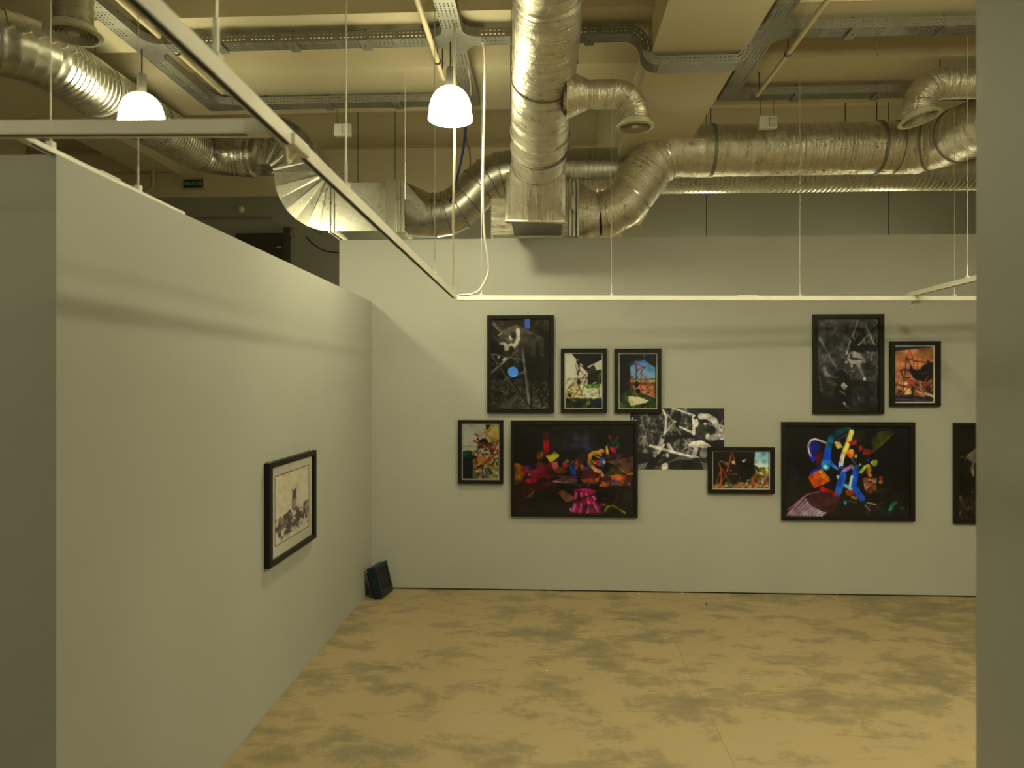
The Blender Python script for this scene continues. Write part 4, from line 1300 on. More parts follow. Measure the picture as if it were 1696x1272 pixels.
# P2: pale wall, dark gable, scaffold of poles
p = Print(150, 185, 688, 990, int(60 * K), 12)
p.fill((214, 198, 160))
p.poly([(240, 185), (688, 185), (688, 275), (480, 375), (420, 370), (290, 245)], (20, 18, 17))
p.poly([(475, 400), (570, 350), (610, 430), (688, 420), (688, 660), (475, 660)], (26, 70, 34))
p.mottle(p.pmask([(475, 400), (570, 350), (610, 430), (688, 420), (688, 660), (475, 660)]), [(14, 24, 18), (48, 112, 50), (10, 14, 16)], 60, .95, .5)
p.poly([(470, 400), (560, 420), (620, 520), (640, 640), (480, 630)], (18, 18, 18), .85)
p.poly([(430, 650), (688, 630), (688, 700), (440, 690)], (96, 140, 42)); p.mottle(p.pmask([(430, 640), (688, 620), (688, 700), (440, 695)]), [(180, 196, 92), (40, 90, 30)], 30, .9, .5)
p.poly([(150, 690), (330, 640), (440, 760), (450, 860), (150, 860)], (160, 150, 70), .55)
p.mottle(p.pmask([(150, 720), (280, 640), (450, 740), (450, 900), (150, 900)]), [(120, 110, 30), (70, 66, 20), (206, 190, 130)], 40, .9, .52)
p.poly([(150, 850), (688, 850), (688, 990), (150, 990)], (34, 52, 24))
p.mottle(p.below(830, 40), [(150, 130, 40), (60, 92, 34), (12, 22, 28), (18, 44, 40), (8, 10, 12)], 44, .95, .52)
p.poly([(560, 860), (688, 830), (688, 990), (480, 990)], (10, 22, 32), .85)
p.mottle(p.pmask([(430, 700), (688, 690), (688, 850), (520, 850)]), [(214, 206, 170), (110, 130, 70)], 38, .8, .55)
bk_ = (48, 30, 16)
for l_, w in (([(295, 330), (335, 520)], 9), ([(335, 520), (355, 400)], 9), ([(360, 430), (470, 540), (380, 780)], 9), ([(155, 580), (215, 540)], 8), ([(210, 565), (320, 550), (480, 545)], 9),
              ([(310, 560), (180, 710)], 9), ([(150, 640), (205, 560)], 8), ([(190, 700), (320, 600)], 8), ([(150, 725), (290, 780), (410, 810)], 9), ([(330, 640), (400, 800)], 9),
              ([(370, 680), (210, 920)], 12), ([(450, 480), (340, 690)], 8), ([(640, 500), (650, 800)], 12), ([(460, 560), (410, 640)], 8), ([(200, 690), (260, 740)], 8), ([(400, 540), (450, 490)], 8), ([(560, 560), (640, 770)], 7)):
    p.line(l_, w, bk_ if w != 12 else (96, 62, 26))
p.ell(342, 300, 34, 48, (26, 20, 14)); p.ell(335, 275, 20, 20, (110, 74, 34)); p.line([(345, 340), (350, 430), (335, 480)], 32, (24, 18, 14), 1, 12)
p.line([(370, 360), (440, 405)], 16, (48, 34, 20)); p.line([(440, 390), (590, 520)], 60, (22, 18, 16)); p.mottle(p.pmask([(440, 360), (620, 480), (580, 540), (450, 440)]), [(110, 70, 30)], 24, .8, .6)
p.ell(345, 600, 28, 44, (40, 28, 16)); p.ell(215, 800, 30, 30, (48, 30, 14)); p.line([(560, 625), (605, 610)], 14, (220, 214, 196))
P2 = p

# P3: blue sky through a doorway, red scaffold
p = Print(950, 188, 1498, 995, int(61 * K), 13)
p.fill((17, 15, 15))
sky = [(1110, 380), (1230, 300), (1350, 305), (1482, 390), (1482, 565), (1115, 565)]
p.poly(sky, (86, 136, 170)); p.vgrad(300, 560, (70, 126, 168), (140, 166, 176), p.pmask(sky))
p.poly([(1110, 556), (1482, 550), (1482, 570), (1110, 572)], (36, 50, 28))
p.poly([(1105, 565), (1482, 565), (1482, 640), (1110, 620)], (164, 132, 72))
p.poly([(1110, 610), (1482, 620), (1482, 690), (1120, 700)], (74, 52, 22)); p.mottle(p.pmask([(1110, 600), (1482, 600), (1482, 700), (1110, 700)]), [(40, 52, 18), (120, 84, 40)], 30, .8, .5)
p.poly([(1140, 640), (1482, 640), (1482, 830), (1380, 850), (1190, 820)], (140, 78, 48)); p.mottle(p.pmask([(1140, 640), (1482, 640), (1482, 850), (1190, 830)]), [(186, 120, 84), (86, 36, 22), (60, 30, 18), (190, 128, 80)], 36, .85, .52)
p.poly([(950, 820), (1120, 700), (1200, 800), (1300, 830), (1498, 840), (1498, 995), (950, 995)], (42, 58, 22)); p.mottle(p.pmask([(950, 800), (1120, 700), (1498, 850), (1498, 995), (950, 995)]), [(24, 36, 14), (66, 84, 34), (30, 46, 24)], 46, .9, .5)
p.poly([(1080, 815), (1240, 825), (1385, 880), (1350, 910), (1120, 960), (1085, 900)], (196, 186, 130)); p.ell(1320, 960, 55, 30, (14, 14, 18)); p.ell(1335, 970, 30, 14, (70, 78, 40))
for l_, w in (([(1190, 300), (1210, 440), (1280, 390), (1330, 375)], 16), ([(1330, 380), (1275, 450), (1270, 560), (1265, 700)], 18), ([(1215, 540), (1275, 450)], 10), ([(1100, 500), (1210, 600)], 12), ([(1100, 560), (1170, 510)], 12), ([(1290, 500), (1360, 580)], 10), ([(1060, 580), (1150, 640)], 10), ([(1055, 620), (1120, 660)], 8), ([(1340, 520), (1350, 700)], 9), ([(1240, 640), (1480, 660)], 10), ([(1200, 330), (1290, 375)], 12)):
    p.line(l_, w, (124, 44, 30))
p.line([(1190, 310), (1205, 420)], 40, (134, 72, 56), 1, 30); p.line([(1200, 420), (1200, 560)], 16, (24, 30, 36)); p.ell(1195, 310, 16, 20, (150, 90, 66))
p.ell(1205, 640, 34, 46, (10, 10, 10)); p.ell(1225, 680, 30, 16, (186, 140, 100), 1, -.6); p.ell(1205, 660, 26, 30, (10, 10, 10)); p.ell(1225, 740, 40, 34, (14, 12, 12)); p.ell(1165, 670, 12, 16, (170, 120, 84))
for k in range(7): p.line([(1100 + k * 24, 330 - k * 10), (1112 + k * 24, 370 - k * 12)], 9, (84, 128, 158))
p.ell(1310, 290, 40, 16, (54, 110, 150)); p.ell(1320, 210, 16, 12, (60, 110, 150)); p.line([(1318, 215), (1312, 285)], 6, (50, 90, 110))
P3 = p

# P4: cream sky, dark green hedge, orange frames
p = Print(217, 190, 822, 1105, int(60 * K), 14)
p.fill((196, 186, 152))
p.poly([(620, 190), (822, 190), (822, 560), (700, 500), (610, 300)], (190, 164, 84)); p.mottle(p.pmask([(620, 190), (822, 190), (822, 560), (700, 500), (610, 300)]), [(212, 196, 128), (160, 132, 52)], 90, .6, .5)
p.poly([(600, 190), (690, 190), (615, 290)], (20, 18, 10))
p.line([(217, 555), (460, 562)], 16, (104, 134, 104)); p.poly([(217, 650), (300, 620), (400, 640), (420, 760), (217, 780)], (18, 84, 52)); p.mottle(p.pmask([(217, 640), (400, 630), (420, 760), (217, 780)]), [(8, 40, 28)], 50, .9, .5)
p.poly([(217, 730), (400, 740), (380, 1105), (217, 1105)], (15, 20, 26)); p.line([(240, 950), (310, 1010)], 26, (18, 34, 52), .7)
p.poly([(380, 800), (450, 720), (560, 660), (640, 760), (600, 860), (440, 940), (390, 920)], (150, 106, 54)); p.mottle(p.pmask([(380, 800), (450, 700), (560, 660), (640, 760), (600, 860), (440, 940)]), [(196, 150, 100), (110, 60, 20), (184, 134, 60)], 44, .9, .5)
p.poly([(380, 960), (560, 900), (822, 900), (822, 1105), (380, 1105)], (182, 170, 116)); p.mottle(p.pmask([(380, 940), (560, 860), (822, 820), (822, 1105), (380, 1105)]), [(126, 112, 46), (70, 74, 44), (206, 198, 160), (40, 40, 24)], 46, .85, .54)
p.line([(630, 860), (822, 970)], 60, (142, 124, 50), .9); p.mottle(p.pmask([(630, 760), (822, 740), (822, 900), (660, 880)]), [(96, 84, 24), (200, 180, 110), (54, 44, 20)], 36, .9, .5)
p.poly([(480, 460), (560, 420), (620, 430), (680, 540), (600, 600), (530, 560), (470, 600)], (30, 22, 14)); p.mottle(p.pmask([(460, 480), (760, 480), (740, 700), (460, 720)]), [(30, 24, 14), (200, 186, 140), (90, 50, 26), (30, 24, 14)], 34, .95, .55)
p.ell(470, 430, 16, 22, (18, 16, 10)); p.line([(440, 350), (475, 382)], 20, (28, 26, 18))
for l_, w, c_ in (([(405, 465), (500, 500), (820, 640)], 32, (136, 62, 30)), ([(440, 940), (600, 830), (820, 650)], 40, (146, 70, 34)), ([(820, 460), (740, 620)], 30, (150, 60, 40)), ([(640, 500), (820, 480)], 22, (140, 80, 44)), ([(395, 480), (375, 700)], 12, (196, 150, 62)), ([(480, 390), (590, 320), (580, 265)], 12, (180, 100, 40)), ([(590, 410), (630, 345)], 18, (180, 112, 50)), ([(740, 600), (640, 780)], 16, (60, 34, 20)), ([(800, 600), (820, 780)], 12, (130, 80, 40)), ([(400, 980), (460, 1040), (455, 1105)], 22, (90, 70, 26)), ([(540, 900), (560, 1050)], 20, (50, 54, 44)), ([(600, 930), (620, 1080)], 26, (60, 70, 64))):
    p.line(l_, w, c_)
p.poly([(455, 900), (540, 860), (530, 900), (470, 930)], (20, 14, 10)); p.ell(430, 660, 26, 30, (186, 140, 84)); p.ell(440, 640, 24, 16, (36, 26, 16)); p.ell(410, 740, 40, 30, (26, 24, 18))
P4 = p

# P5: large dark still life of bright shapes
p = Print(85, 125, 1488, 1175, int(199 * K), 15)
p.fill((18, 14, 13))
p.ell(850, 350, 280, 190, (40, 36, 50), 1, 0, .8); p.ell(940, 400, 70, 60, (52, 56, 96), .9, 0, .7); p.poly([(640, 250), (640, 440), (420, 440), (430, 200)], (26, 20, 18), .7); p.poly([(640, 440), (880, 440), (870, 560), (640, 560)], (10, 14, 14))
p.ell(300, 900, 330, 180, (74, 12, 22), .8, 0, .9); p.ell(480, 840, 130, 55, (118, 18, 44), .8, -.15, .7); p.poly([(90, 860), (560, 830), (640, 1000), (280, 1175), (85, 1175)], (40, 16, 12), .5)
p.poly([(300, 920), (700, 880), (900, 1175), (270, 1175)], (19, 13, 9), .85)
p.ell(110, 710, 85, 125, (150, 92, 28)); p.ell(88, 710, 60, 120, (172, 110, 36), .6)
for k in range(4): p.line([(130 + k * 16, 620), (140 + k * 18, 710), (130 + k * 16, 810)], 3, (110, 60, 18), .7)
p.mottle(p.pmask([(180, 620), (420, 600), (420, 820), (200, 820)]), [(140, 24, 44), (90, 20, 60), (36, 30, 80), (170, 30, 40), (30, 14, 16)], 52, .95, .5)
p.poly([(420, 310), (490, 320), (500, 470), (440, 500)], (146, 20, 20)); p.ell(462, 260, 34, 52, (70, 14, 14)); p.ell(380, 500, 60, 60, (130, 62, 24), .9, 0, .6); p.ell(390, 600, 70, 60, (84, 36, 18), .9, 0, .6); p.ell(410, 470, 30, 40, (190, 110, 50), .8, 0, .8)
p.poly([(450, 500), (540, 470), (545, 435), (620, 495), (540, 560), (510, 580)], (190, 158, 34)); p.poly([(520, 480), (600, 470), (610, 510), (540, 550)], (206, 182, 40)); p.poly([(500, 580), (600, 540), (590, 570), (520, 600)], (16, 14, 10))
p.line([(320, 760), (540, 610)], 95, (122, 20, 44)); p.line([(300, 700), (420, 660)], 60, (150, 40, 60)); p.poly([(520, 590), (585, 565), (610, 625), (550, 660)], (200, 92, 76)); p.ell(630, 670, 75, 45, (92, 46, 22)); p.ell(490, 730, 60, 40, (96, 16, 30))
p.ell(245, 635, 36, 22, (50, 50, 110)); p.ell(250, 790, 30, 24, (180, 30, 46)); p.ell(262, 718, 16, 16, (190, 90, 30)); p.line([(330, 740), (380, 740)], 22, (180, 30, 60))
p.ell(685, 600, 32, 34, (200, 40, 66)); p.ell(710, 560, 26, 20, (70, 150, 60)); p.poly([(720, 600), (780, 540), (790, 580), (730, 640)], (110, 80, 50)); p.ell(770, 650, 34, 70, (30, 52, 110)); p.ell(790, 690, 22, 34, (30, 60, 140))
p.poly([(800, 540), (860, 450), (910, 470), (915, 540), (870, 660), (810, 650)], (74, 36, 24)); p.poly([(820, 480), (860, 450), (905, 480), (900, 560), (840, 560)], (40, 26, 22)); p.ell(880, 635, 30, 36, (190, 96, 46)); p.line([(845, 640), (855, 810)], 34, (20, 16, 18)); p.ell(815, 610, 20, 50, (150, 80, 40))
p.line([(900, 650), (1000, 610)], 34, (62, 64, 140)); p.ell(960, 570, 20, 60, (60, 90, 160), .6)
p.line([(970, 590), (975, 490), (1010, 460), (1090, 455)], 44, (196, 132, 36)); p.ell(975, 560, 24, 46, (210, 150, 50)); p.ell(1110, 440, 34, 26, (210, 130, 56)); p.ell(1100, 480, 18, 24, (190, 96, 40)); p.line([(1020, 490), (1090, 520)], 10, (190, 200, 120)); p.poly([(1020, 540), (1090, 540), (1100, 620), (1030, 610)], (150, 40, 32)); p.poly([(1000, 540), (1050, 590), (1010, 590)], (190, 170, 40))
p.ell(1120, 570, 34, 60, (50, 74, 120)); p.ell(1140, 570, 18, 20, (190, 130, 70))
p.poly([(1205, 380), (1285, 390), (1275, 470), (1215, 440)], (190, 36, 66)); p.poly([(1160, 380), (1175, 375), (1200, 480), (1160, 480)], (206, 176, 60)); p.ell(1205, 275, 18, 26, (160, 36, 30)); p.ell(1300, 280, 20, 20, (100, 26, 26)); p.line([(1305, 360), (1290, 400)], 22, (20, 90, 70)); p.ell(1240, 330, 60, 40, (22, 42, 36)); p.line([(1180, 500), (1320, 490)], 50, (74, 24, 30)); p.line([(1270, 550), (1310, 500)], 14, (70, 80, 130)); p.line([(1200, 380), (1160, 320)], 8, (60, 110, 100))
p.poly([(1160, 560), (1488, 500), (1488, 700), (1400, 710), (1250, 600)], (80, 52, 36)); p.poly([(1390, 695), (1488, 690), (1488, 716), (1400, 718)], (206, 110, 46)); p.line([(1230, 570), (1400, 705)], 8, (170, 90, 40)); p.poly([(1240, 610), (1390, 700), (1230, 740), (1150, 720)], (60, 54, 22))
p.line([(1000, 620), (1030, 660), (1090, 680), (1120, 730)], 44, (200, 130, 86)); p.line([(1075, 760), (1100, 700)], 26, (190, 36, 40)); p.poly([(880, 670), (1010, 650), (1060, 740), (1000, 780), (860, 760)], (74, 22, 24))
p.poly([(860, 770), (1000, 760), (1060, 830), (900, 810)], (150, 72, 34)); p.mottle(p.pmask([(1020, 760), (1200, 720), (1460, 720), (1440, 850), (1060, 860)]), [(196, 92, 30), (140, 54, 20), (210, 120, 60), (60, 30, 30)], 70, .95, .45); p.ell(1270, 805, 70, 38, (84, 62, 74)); p.line([(1210, 820), (1350, 835)], 8, (160, 110, 80)); p.ell(1300, 745, 50, 36, (196, 100, 52))
p.poly([(535, 790), (640, 750), (820, 740), (830, 830), (690, 815)], (96, 66, 62)); p.line([(540, 797), (690, 815)], 12, (206, 160, 140)); p.sticks(12, (690, 770, 820, 815), 40, 5, [(176, 140, 124), (120, 90, 84)], (-.3, .3)); p.line([(560, 740), (830, 735)], 14, (110, 60, 70), .8)
p.poly([(595, 930), (650, 895), (800, 980), (790, 1040), (690, 1040)], (132, 86, 58)); p.line([(660, 980), (780, 1000)], 6, (90, 54, 34)); p.ell(880, 840, 90, 30, (36, 34, 36)); p.line([(950, 850), (965, 830)], 12, (120, 150, 170))
p.line([(240, 990), (310, 920)], 12, (130, 80, 60)); p.line([(280, 990), (310, 940)], 5, (180, 130, 100))
pk = [(780, 910), (830, 880), (980, 880), (1040, 910), (1040, 1010), (1130, 1175), (720, 1175), (790, 1030)]
p.poly(pk, (140, 16, 60)); p.mottle(p.pmask(pk), [(70, 10, 34), (170, 24, 80)], 70, .7, .5)
for a, b_ in (((815, 940), (805, 990)), ((870, 935), (880, 990)), ((930, 940), (950, 985)), ((1000, 960), (1030, 1000)), ((800, 1070), (775, 1150)), ((870, 1060), (870, 1150)), ((955, 1030), (965, 1060)), ((960, 1090), (945, 1165)), ((1015, 1040), (1065, 1150)), ((870, 1120), (850, 1165))):
    p.line([a, b_], 40, (196, 34, 98)); p.line([a, b_], 15, (232, 150, 180))
p.line([(800, 905), (900, 890), (1030, 910)], 16, (190, 50, 100)); p.line([(690, 1060), (860, 1000), (1090, 930)], 18, (18, 10, 10)); p.ell(745, 1125, 10, 16, (230, 190, 200)); p.ell(1120, 1060, 34, 22, (130, 20, 60)); p.ell(1135, 1062, 12, 12, (210, 150, 170))
p.line([(1150, 1140), (1180, 1090), (1250, 1080), (1380, 1160)], 30, (124, 110, 22)); p.mottle(p.pmask([(1080, 900), (1300, 900), (1300, 1060), (1100, 1060)]), [(60, 34, 22), (40, 22, 18)], 50, .8, .55)
P5 = p

# P6: monochrome roof, poles and a masked figure
p = Print(25, 72, 1040, 738, int(155 * K), 16)
p.fill(G(38))
n = 0
for k in range(9):
    y = 130 + k * 78
    p.line([(25, y - 12), (700, y + 120)], 30, G(104), .75)
p.mottle(p.pmask([(25, 72), (700, 72), (700, 600), (25, 600)]), [G(34), G(128), G(28)], 22, .75, .52, 0.2, 2.2)
for x in (60, 310, 330): p.line([(x, 72), (x + 20, 560)], 14, G(30), .8)
p.poly([(25, 560), (330, 560), (250, 738), (25, 738)], G(30)); p.poly([(105, 690), (220, 660), (180, 738), (105, 738)], G(104))
p.poly([(690, 72), (1040, 72), (1040, 300), (900, 180)], G(28)); p.poly([(330, 640), (700, 560), (800, 640), (800, 738), (300, 738)], G(74)); p.ell(620, 700, 190, 70, G(28)); p.ell(400, 705, 34, 40, G(196), 1, .5)
p.line([(380, 90), (415, 160), (410, 280), (395, 350)], 22, G(176)); p.line([(430, 140), (500, 230)], 12, G(160)); p.line([(490, 235), (390, 360)], 12, G(168)); p.line([(500, 250), (575, 360)], 14, G(128)); p.line([(560, 100), (530, 260)], 36, G(24)); p.line([(480, 72), (560, 92)], 18, G(190)); p.line([(570, 100), (720, 150)], 18, G(196))
p.line([(560, 272), (720, 345)], 20, G(188)); p.line([(600, 405), (700, 540)], 12, G(134)); p.line([(570, 540), (660, 485)], 10, G(150)); p.ell(508, 218, 16, 16, G(196))
p.line([(375, 390), (560, 380), (760, 370)], 44, G(26)); p.ell(372, 390, 24, 30, G(140)); p.ell(376, 390, 14, 20, G(26))
p.line([(420, 430), (250, 720)], 74, G(24)); p.line([(375, 420), (290, 590)], 40, G(128)); p.line([(330, 680), (520, 590)], 40, G(34)); p.line([(440, 470), (480, 540)], 40, G(150)); p.line([(390, 470), (330, 560)], 26, G(170))
p.line([(245, 480), (760, 620)], 30, G(204)); p.line([(400, 545), (700, 612)], 8, G(84)); p.ell(748, 615, 26, 22, G(206))
p.line([(710, 170), (715, 260), (712, 350)], 34, G(196)); p.poly([(740, 250), (880, 180), (930, 300), (860, 420), (740, 380)], G(50)); p.ell(760, 180, 50, 30, G(24)); p.line([(790, 160), (870, 165), (930, 200), (1010, 380)], 66, G(168)); p.line([(850, 200), (990, 380)], 20, G(90)); p.mottle(p.pmask([(860, 160), (940, 190), (1040, 400), (980, 400)]), [G(208), G(110)], 26, .8, .5)
p.ell(830, 215, 44, 26, G(26)); p.ell(835, 240, 18, 12, G(190)); p.ell(900, 300, 50, 40, G(28)); p.ell(920, 380, 60, 60, G(116)); p.ell(905, 340, 40, 24, G(36)); p.ell(860, 375, 20, 34, G(176), 1, .4); p.ell(930, 385, 36, 40, G(150)); p.poly([(830, 430), (1040, 410), (1040, 500), (860, 500)], G(24)); p.line([(970, 250), (1040, 270)], 22, G(170)); p.line([(1000, 240), (1030, 200)], 8, G(150)); p.line([(1020, 280), (1040, 410)], 20, G(150))
p.ell(740, 230, 24, 46, G(180)); p.poly([(650, 470), (700, 430), (800, 420), (890, 470), (860, 505), (700, 500)], G(206)); p.line([(740, 500), (710, 600)], 50, G(172)); p.ell(820, 560, 52, 54, G(110)); p.line([(770, 500), (770, 590)], 16, G(28)); p.line([(745, 640), (720, 738)], 70, G(30)); p.poly([(790, 650), (870, 640), (870, 738), (820, 738)], G(104)); p.line([(700, 620), (870, 660)], 14, G(28))
p.ell(48, 182, 10, 10, G(200)); p.ell(80, 208, 10, 10, G(200)); p.ell(430, 585, 14, 24, G(180))
P6 = p

# P7: dark wall, red frames, sky at the right
p = Print(925, 545, 1528, 940, int(93 * K), 17)
p.fill((21, 17, 13))
p.poly([(1380, 545), (1528, 545), (1528, 720), (1372, 720)], (128, 158, 158)); p.vgrad(545, 720, (112, 150, 156), (162, 176, 160), p.pmask([(1380, 545), (1528, 545), (1528, 720), (1372, 720)]))
p.poly([(1368, 715), (1528, 712), (1528, 800), (1368, 800)], (136, 140, 66)); p.mottle(p.pmask([(1320, 715), (1528, 712), (1528, 880), (1300, 890)]), [(60, 82, 34), (30, 44, 20), (176, 176, 96), (46, 64, 30)], 36, .9, .5)
p.mottle(p.pmask([(1290, 820), (1528, 800), (1528, 940), (1290, 940)]), [(50, 70, 26), (30, 32, 18), (150, 134, 112), (110, 60, 36)], 34, .9, .52)
p.poly([(925, 910), (1528, 905), (1528, 940), (925, 940)], (150, 128, 84)); p.mottle(p.below(880, 40), [(96, 70, 36), (186, 160, 112), (40, 30, 18), (160, 110, 50)], 26, .9, .5)
p.poly([(1040, 900), (1080, 862), (1125, 905)], (70, 86, 34)); p.poly([(1130, 930), (1190, 870), (1300, 880), (1310, 930)], (150, 104, 50)); p.mottle(p.pmask([(1130, 930), (1190, 870), (1300, 880), (1310, 930)]), [(190, 150, 88), (70, 44, 26)], 24, .9, .5)
for l_, w in (([(990, 670), (1015, 740), (1012, 925)], 17), ([(1010, 740), (950, 920)], 8), ([(1065, 800), (970, 930)], 8), ([(1130, 555), (1075, 760)], 15), ([(1030, 735), (1065, 805)], 14), ([(1075, 760), (1100, 700)], 12), ([(1060, 810), (1140, 900)], 8), ([(1145, 580), (1165, 690)], 10), ([(1080, 780), (1190, 790)], 8), ([(1345, 710), (1360, 925)], 20), ([(1370, 690), (1520, 790)], 10), ([(1400, 760), (1340, 900)], 10), ([(1420, 860), (1415, 930)], 10), ([(1500, 800), (1520, 900)], 10), ([(1390, 780), (1440, 800)], 12)):
    p.line(l_, w, (146, 66, 34))
p.poly([(1215, 720), (1260, 640), (1340, 660), (1390, 760), (1330, 840), (1220, 850)], (13, 12, 13)); p.ell(1255, 648, 16, 12, (200, 150, 104)); p.ell(1275, 634, 14, 8, (130, 120, 100)); p.line([(1360, 690), (1420, 755)], 16, (20, 20, 22)); p.ell(1145, 660, 18, 18, (206, 160, 120)); p.line([(1005, 648), (1050, 662)], 16, (110, 100, 84)); p.ell(1075, 680, 22, 24, (110, 70, 50)); p.ell(1118, 748, 10, 8, (150, 100, 66)); p.ell(1215, 825, 10, 10, (120, 70, 44))
p.line([(1395, 700), (1420, 745)], 10, (18, 18, 20))
P7 = p

# P8: monochrome, poles on sandy ground with a crouching figure
p = Print(170, 118, 848, 1138, int(101 * K), 18)
p.fill(G(50)); p.vgrad(118, 1138, G(72), G(26), None)
p.mottle(p.everywhere(), [G(90), G(40), G(78)], 46, .7, .52, -0.9, 0.35); p.mottle(p.everywhere(), [G(36)], 90, .7, .5)
p.poly([(170, 760), (848, 800), (848, 1138), (170, 1138)], G(27), .75); p.mottle(p.below(790, 40), [G(46), G(18)], 60, .7, .5)
p.poly([(340, 720), (450, 680), (520, 760), (560, 1138), (300, 1138), (380, 850)], G(15)); p.poly([(170, 1000), (400, 980), (420, 1138), (170, 1138)], G(16), .9)
p.poly([(520, 380), (640, 200), (700, 400), (830, 420), (830, 480), (700, 500), (540, 470)], G(22)); p.mottle(p.pmask([(560, 260), (700, 180), (830, 420), (560, 470)]), [G(84), G(16)], 34, .9, .5)
for a, b_, w, g_ in (((195, 330), (330, 580), 18, 136), ((330, 580), (400, 690), 26, 96), ((620, 140), (560, 320), 20, 150), ((535, 370), (495, 510), 20, 160), ((705, 180), (800, 400), 20, 142), ((740, 295), (630, 410), 20, 146), ((690, 370), (720, 430), 14, 128), ((830, 190), (780, 260), 14, 22), ((800, 150), (848, 220), 12, 24), ((200, 785), (215, 920), 16, 76), ((520, 660), (550, 1138), 10, 26), ((170, 765), (400, 770), 14, 66), ((590, 790), (810, 810), 8, 84), ((780, 490), (770, 580), 12, 120), ((690, 480), (745, 492), 12, 128), ((828, 450), (815, 1000), 6, 86)):
    p.line([a, b_], w, G(g_)); p.line([(a[0] + w * .5, a[1]), (b_[0] + w * .5, b_[1])], w * .25, G(30), .8)
p.line([(560, 330), (540, 430)], 8, G(24))
p.poly([(500, 560), (520, 500), (570, 475), (640, 500), (710, 575), (700, 605), (560, 625), (530, 600)], G(156)); p.poly([(520, 545), (600, 550), (680, 570), (600, 580), (530, 570)], G(44)); p.line([(540, 605), (690, 595)], 34, G(178)); p.line([(545, 610), (550, 645)], 26, G(170)); p.line([(490, 600), (540, 570)], 12, G(140)); p.ell(488, 602, 12, 14, G(170)); p.ell(545, 525, 14, 16, G(24))
p.line([(620, 620), (650, 690)], 44, G(126), 1, 28); p.line([(650, 690), (690, 780)], 26, G(110)); p.ell(693, 787, 16, 18, G(190)); p.poly([(620, 420), (740, 410), (740, 480), (640, 490), (580, 460)], G(16)); p.line([(780, 470), (835, 440)], 12, G(24))
p.ell(270, 700, 50, 70, G(86), 1, -.5); p.ell(250, 690, 16, 54, G(128), 1, -.3); p.ell(295, 740, 34, 20, G(110), 1, .7); p.ell(330, 830, 60, 26, G(70), 1, .4); p.ell(320, 690, 40, 60, G(40), .8, -.5)
p.poly([(430, 850), (465, 820), (480, 850), (505, 860), (490, 905), (460, 910), (440, 890)], G(180)); p.line([(420, 920), (480, 960)], 22, G(80)); p.line([(465, 1055), (490, 1090)], 22, G(170)); p.line([(490, 1080), (540, 1130)], 26, G(60)); p.ell(630, 1000, 8, 8, G(130)); p.ell(540, 1000, 10, 60, G(20))
P8 = p

# P9: orange wall with black insect-like frame
p = Print(1033, 425, 1460, 1040, int(63 * K), 19)
p.fill((150, 98, 56)); p.mottle(p.everywhere(), [(166, 112, 64), (136, 82, 46), (160, 104, 70)], 40, .7, .5)
p.poly([(1033, 425), (1460, 425), (1460, 432), (1240, 455), (1033, 478)], (26, 24, 34))
p.poly([(1033, 830), (1460, 820), (1460, 1040), (1033, 1040)], (120, 88, 52)); p.mottle(p.below(800, 50), [(70, 40, 26), (170, 128, 80), (34, 24, 20), (110, 50, 26)], 40, .9, .5); p.poly([(1033, 980), (1200, 960), (1340, 990), (1460, 950), (1460, 1040), (1033, 1040)], (24, 22, 30), .9)
p.line([(1270, 920), (1460, 980)], 30, (166, 134, 90)); p.line([(1040, 1010), (1340, 1025)], 12, (70, 66, 76)); p.poly([(1110, 880), (1200, 890), (1210, 960), (1110, 960)], (184, 144, 84)); p.line([(1310, 820), (1320, 920)], 26, (176, 112, 66)); p.ell(1195, 830, 50, 50, (128, 60, 44)); p.ell(1130, 838, 22, 22, (206, 180, 130)); p.ell(1080, 830, 10, 16, (190, 140, 80)); p.ell(1160, 836, 12, 18, (196, 150, 90))
p.poly([(1190, 660), (1240, 680), (1300, 690), (1380, 620), (1460, 600), (1460, 780), (1380, 820), (1270, 800), (1200, 720)], (17, 15, 16)); p.poly([(1320, 660), (1420, 590), (1450, 620), (1400, 680)], (20, 18, 18)); p.ell(1310, 740, 90, 60, (17, 15, 17)); p.line([(1330, 730), (1410, 710)], 8, (90, 96, 104), .7)
for l_, w, c_ in (([(1160, 550), (1135, 780), (1120, 960)], 13, (84, 34, 24)), ([(1150, 555), (1260, 590), (1450, 610)], 12, (54, 26, 20)), ([(1195, 470), (1160, 560)], 10, (120, 44, 30)), ([(1195, 470), (1240, 580), (1240, 660)], 10, (110, 40, 28)), ([(1165, 560), (1230, 680)], 11, (60, 28, 22)), ([(1090, 690), (1150, 685), (1220, 700)], 14, (26, 20, 20)), ([(1095, 695), (1130, 780), (1200, 770)], 14, (40, 24, 20)), ([(1290, 600), (1270, 690)], 9, (100, 40, 26)), ([(1440, 700), (1445, 830), (1340, 940)], 12, (60, 28, 22)), ([(1120, 960), (1200, 850), (1320, 930)], 11, (70, 32, 22)), ([(1400, 760), (1350, 830)], 16, (124, 44, 28)), ([(1225, 870), (1225, 970)], 18, (26, 22, 20)), ([(1390, 580), (1450, 640)], 14, (24, 20, 20)), ([(1200, 650), (1230, 690)], 18, (20, 18, 18))):
    p.line(l_, w, c_)
P9 = p

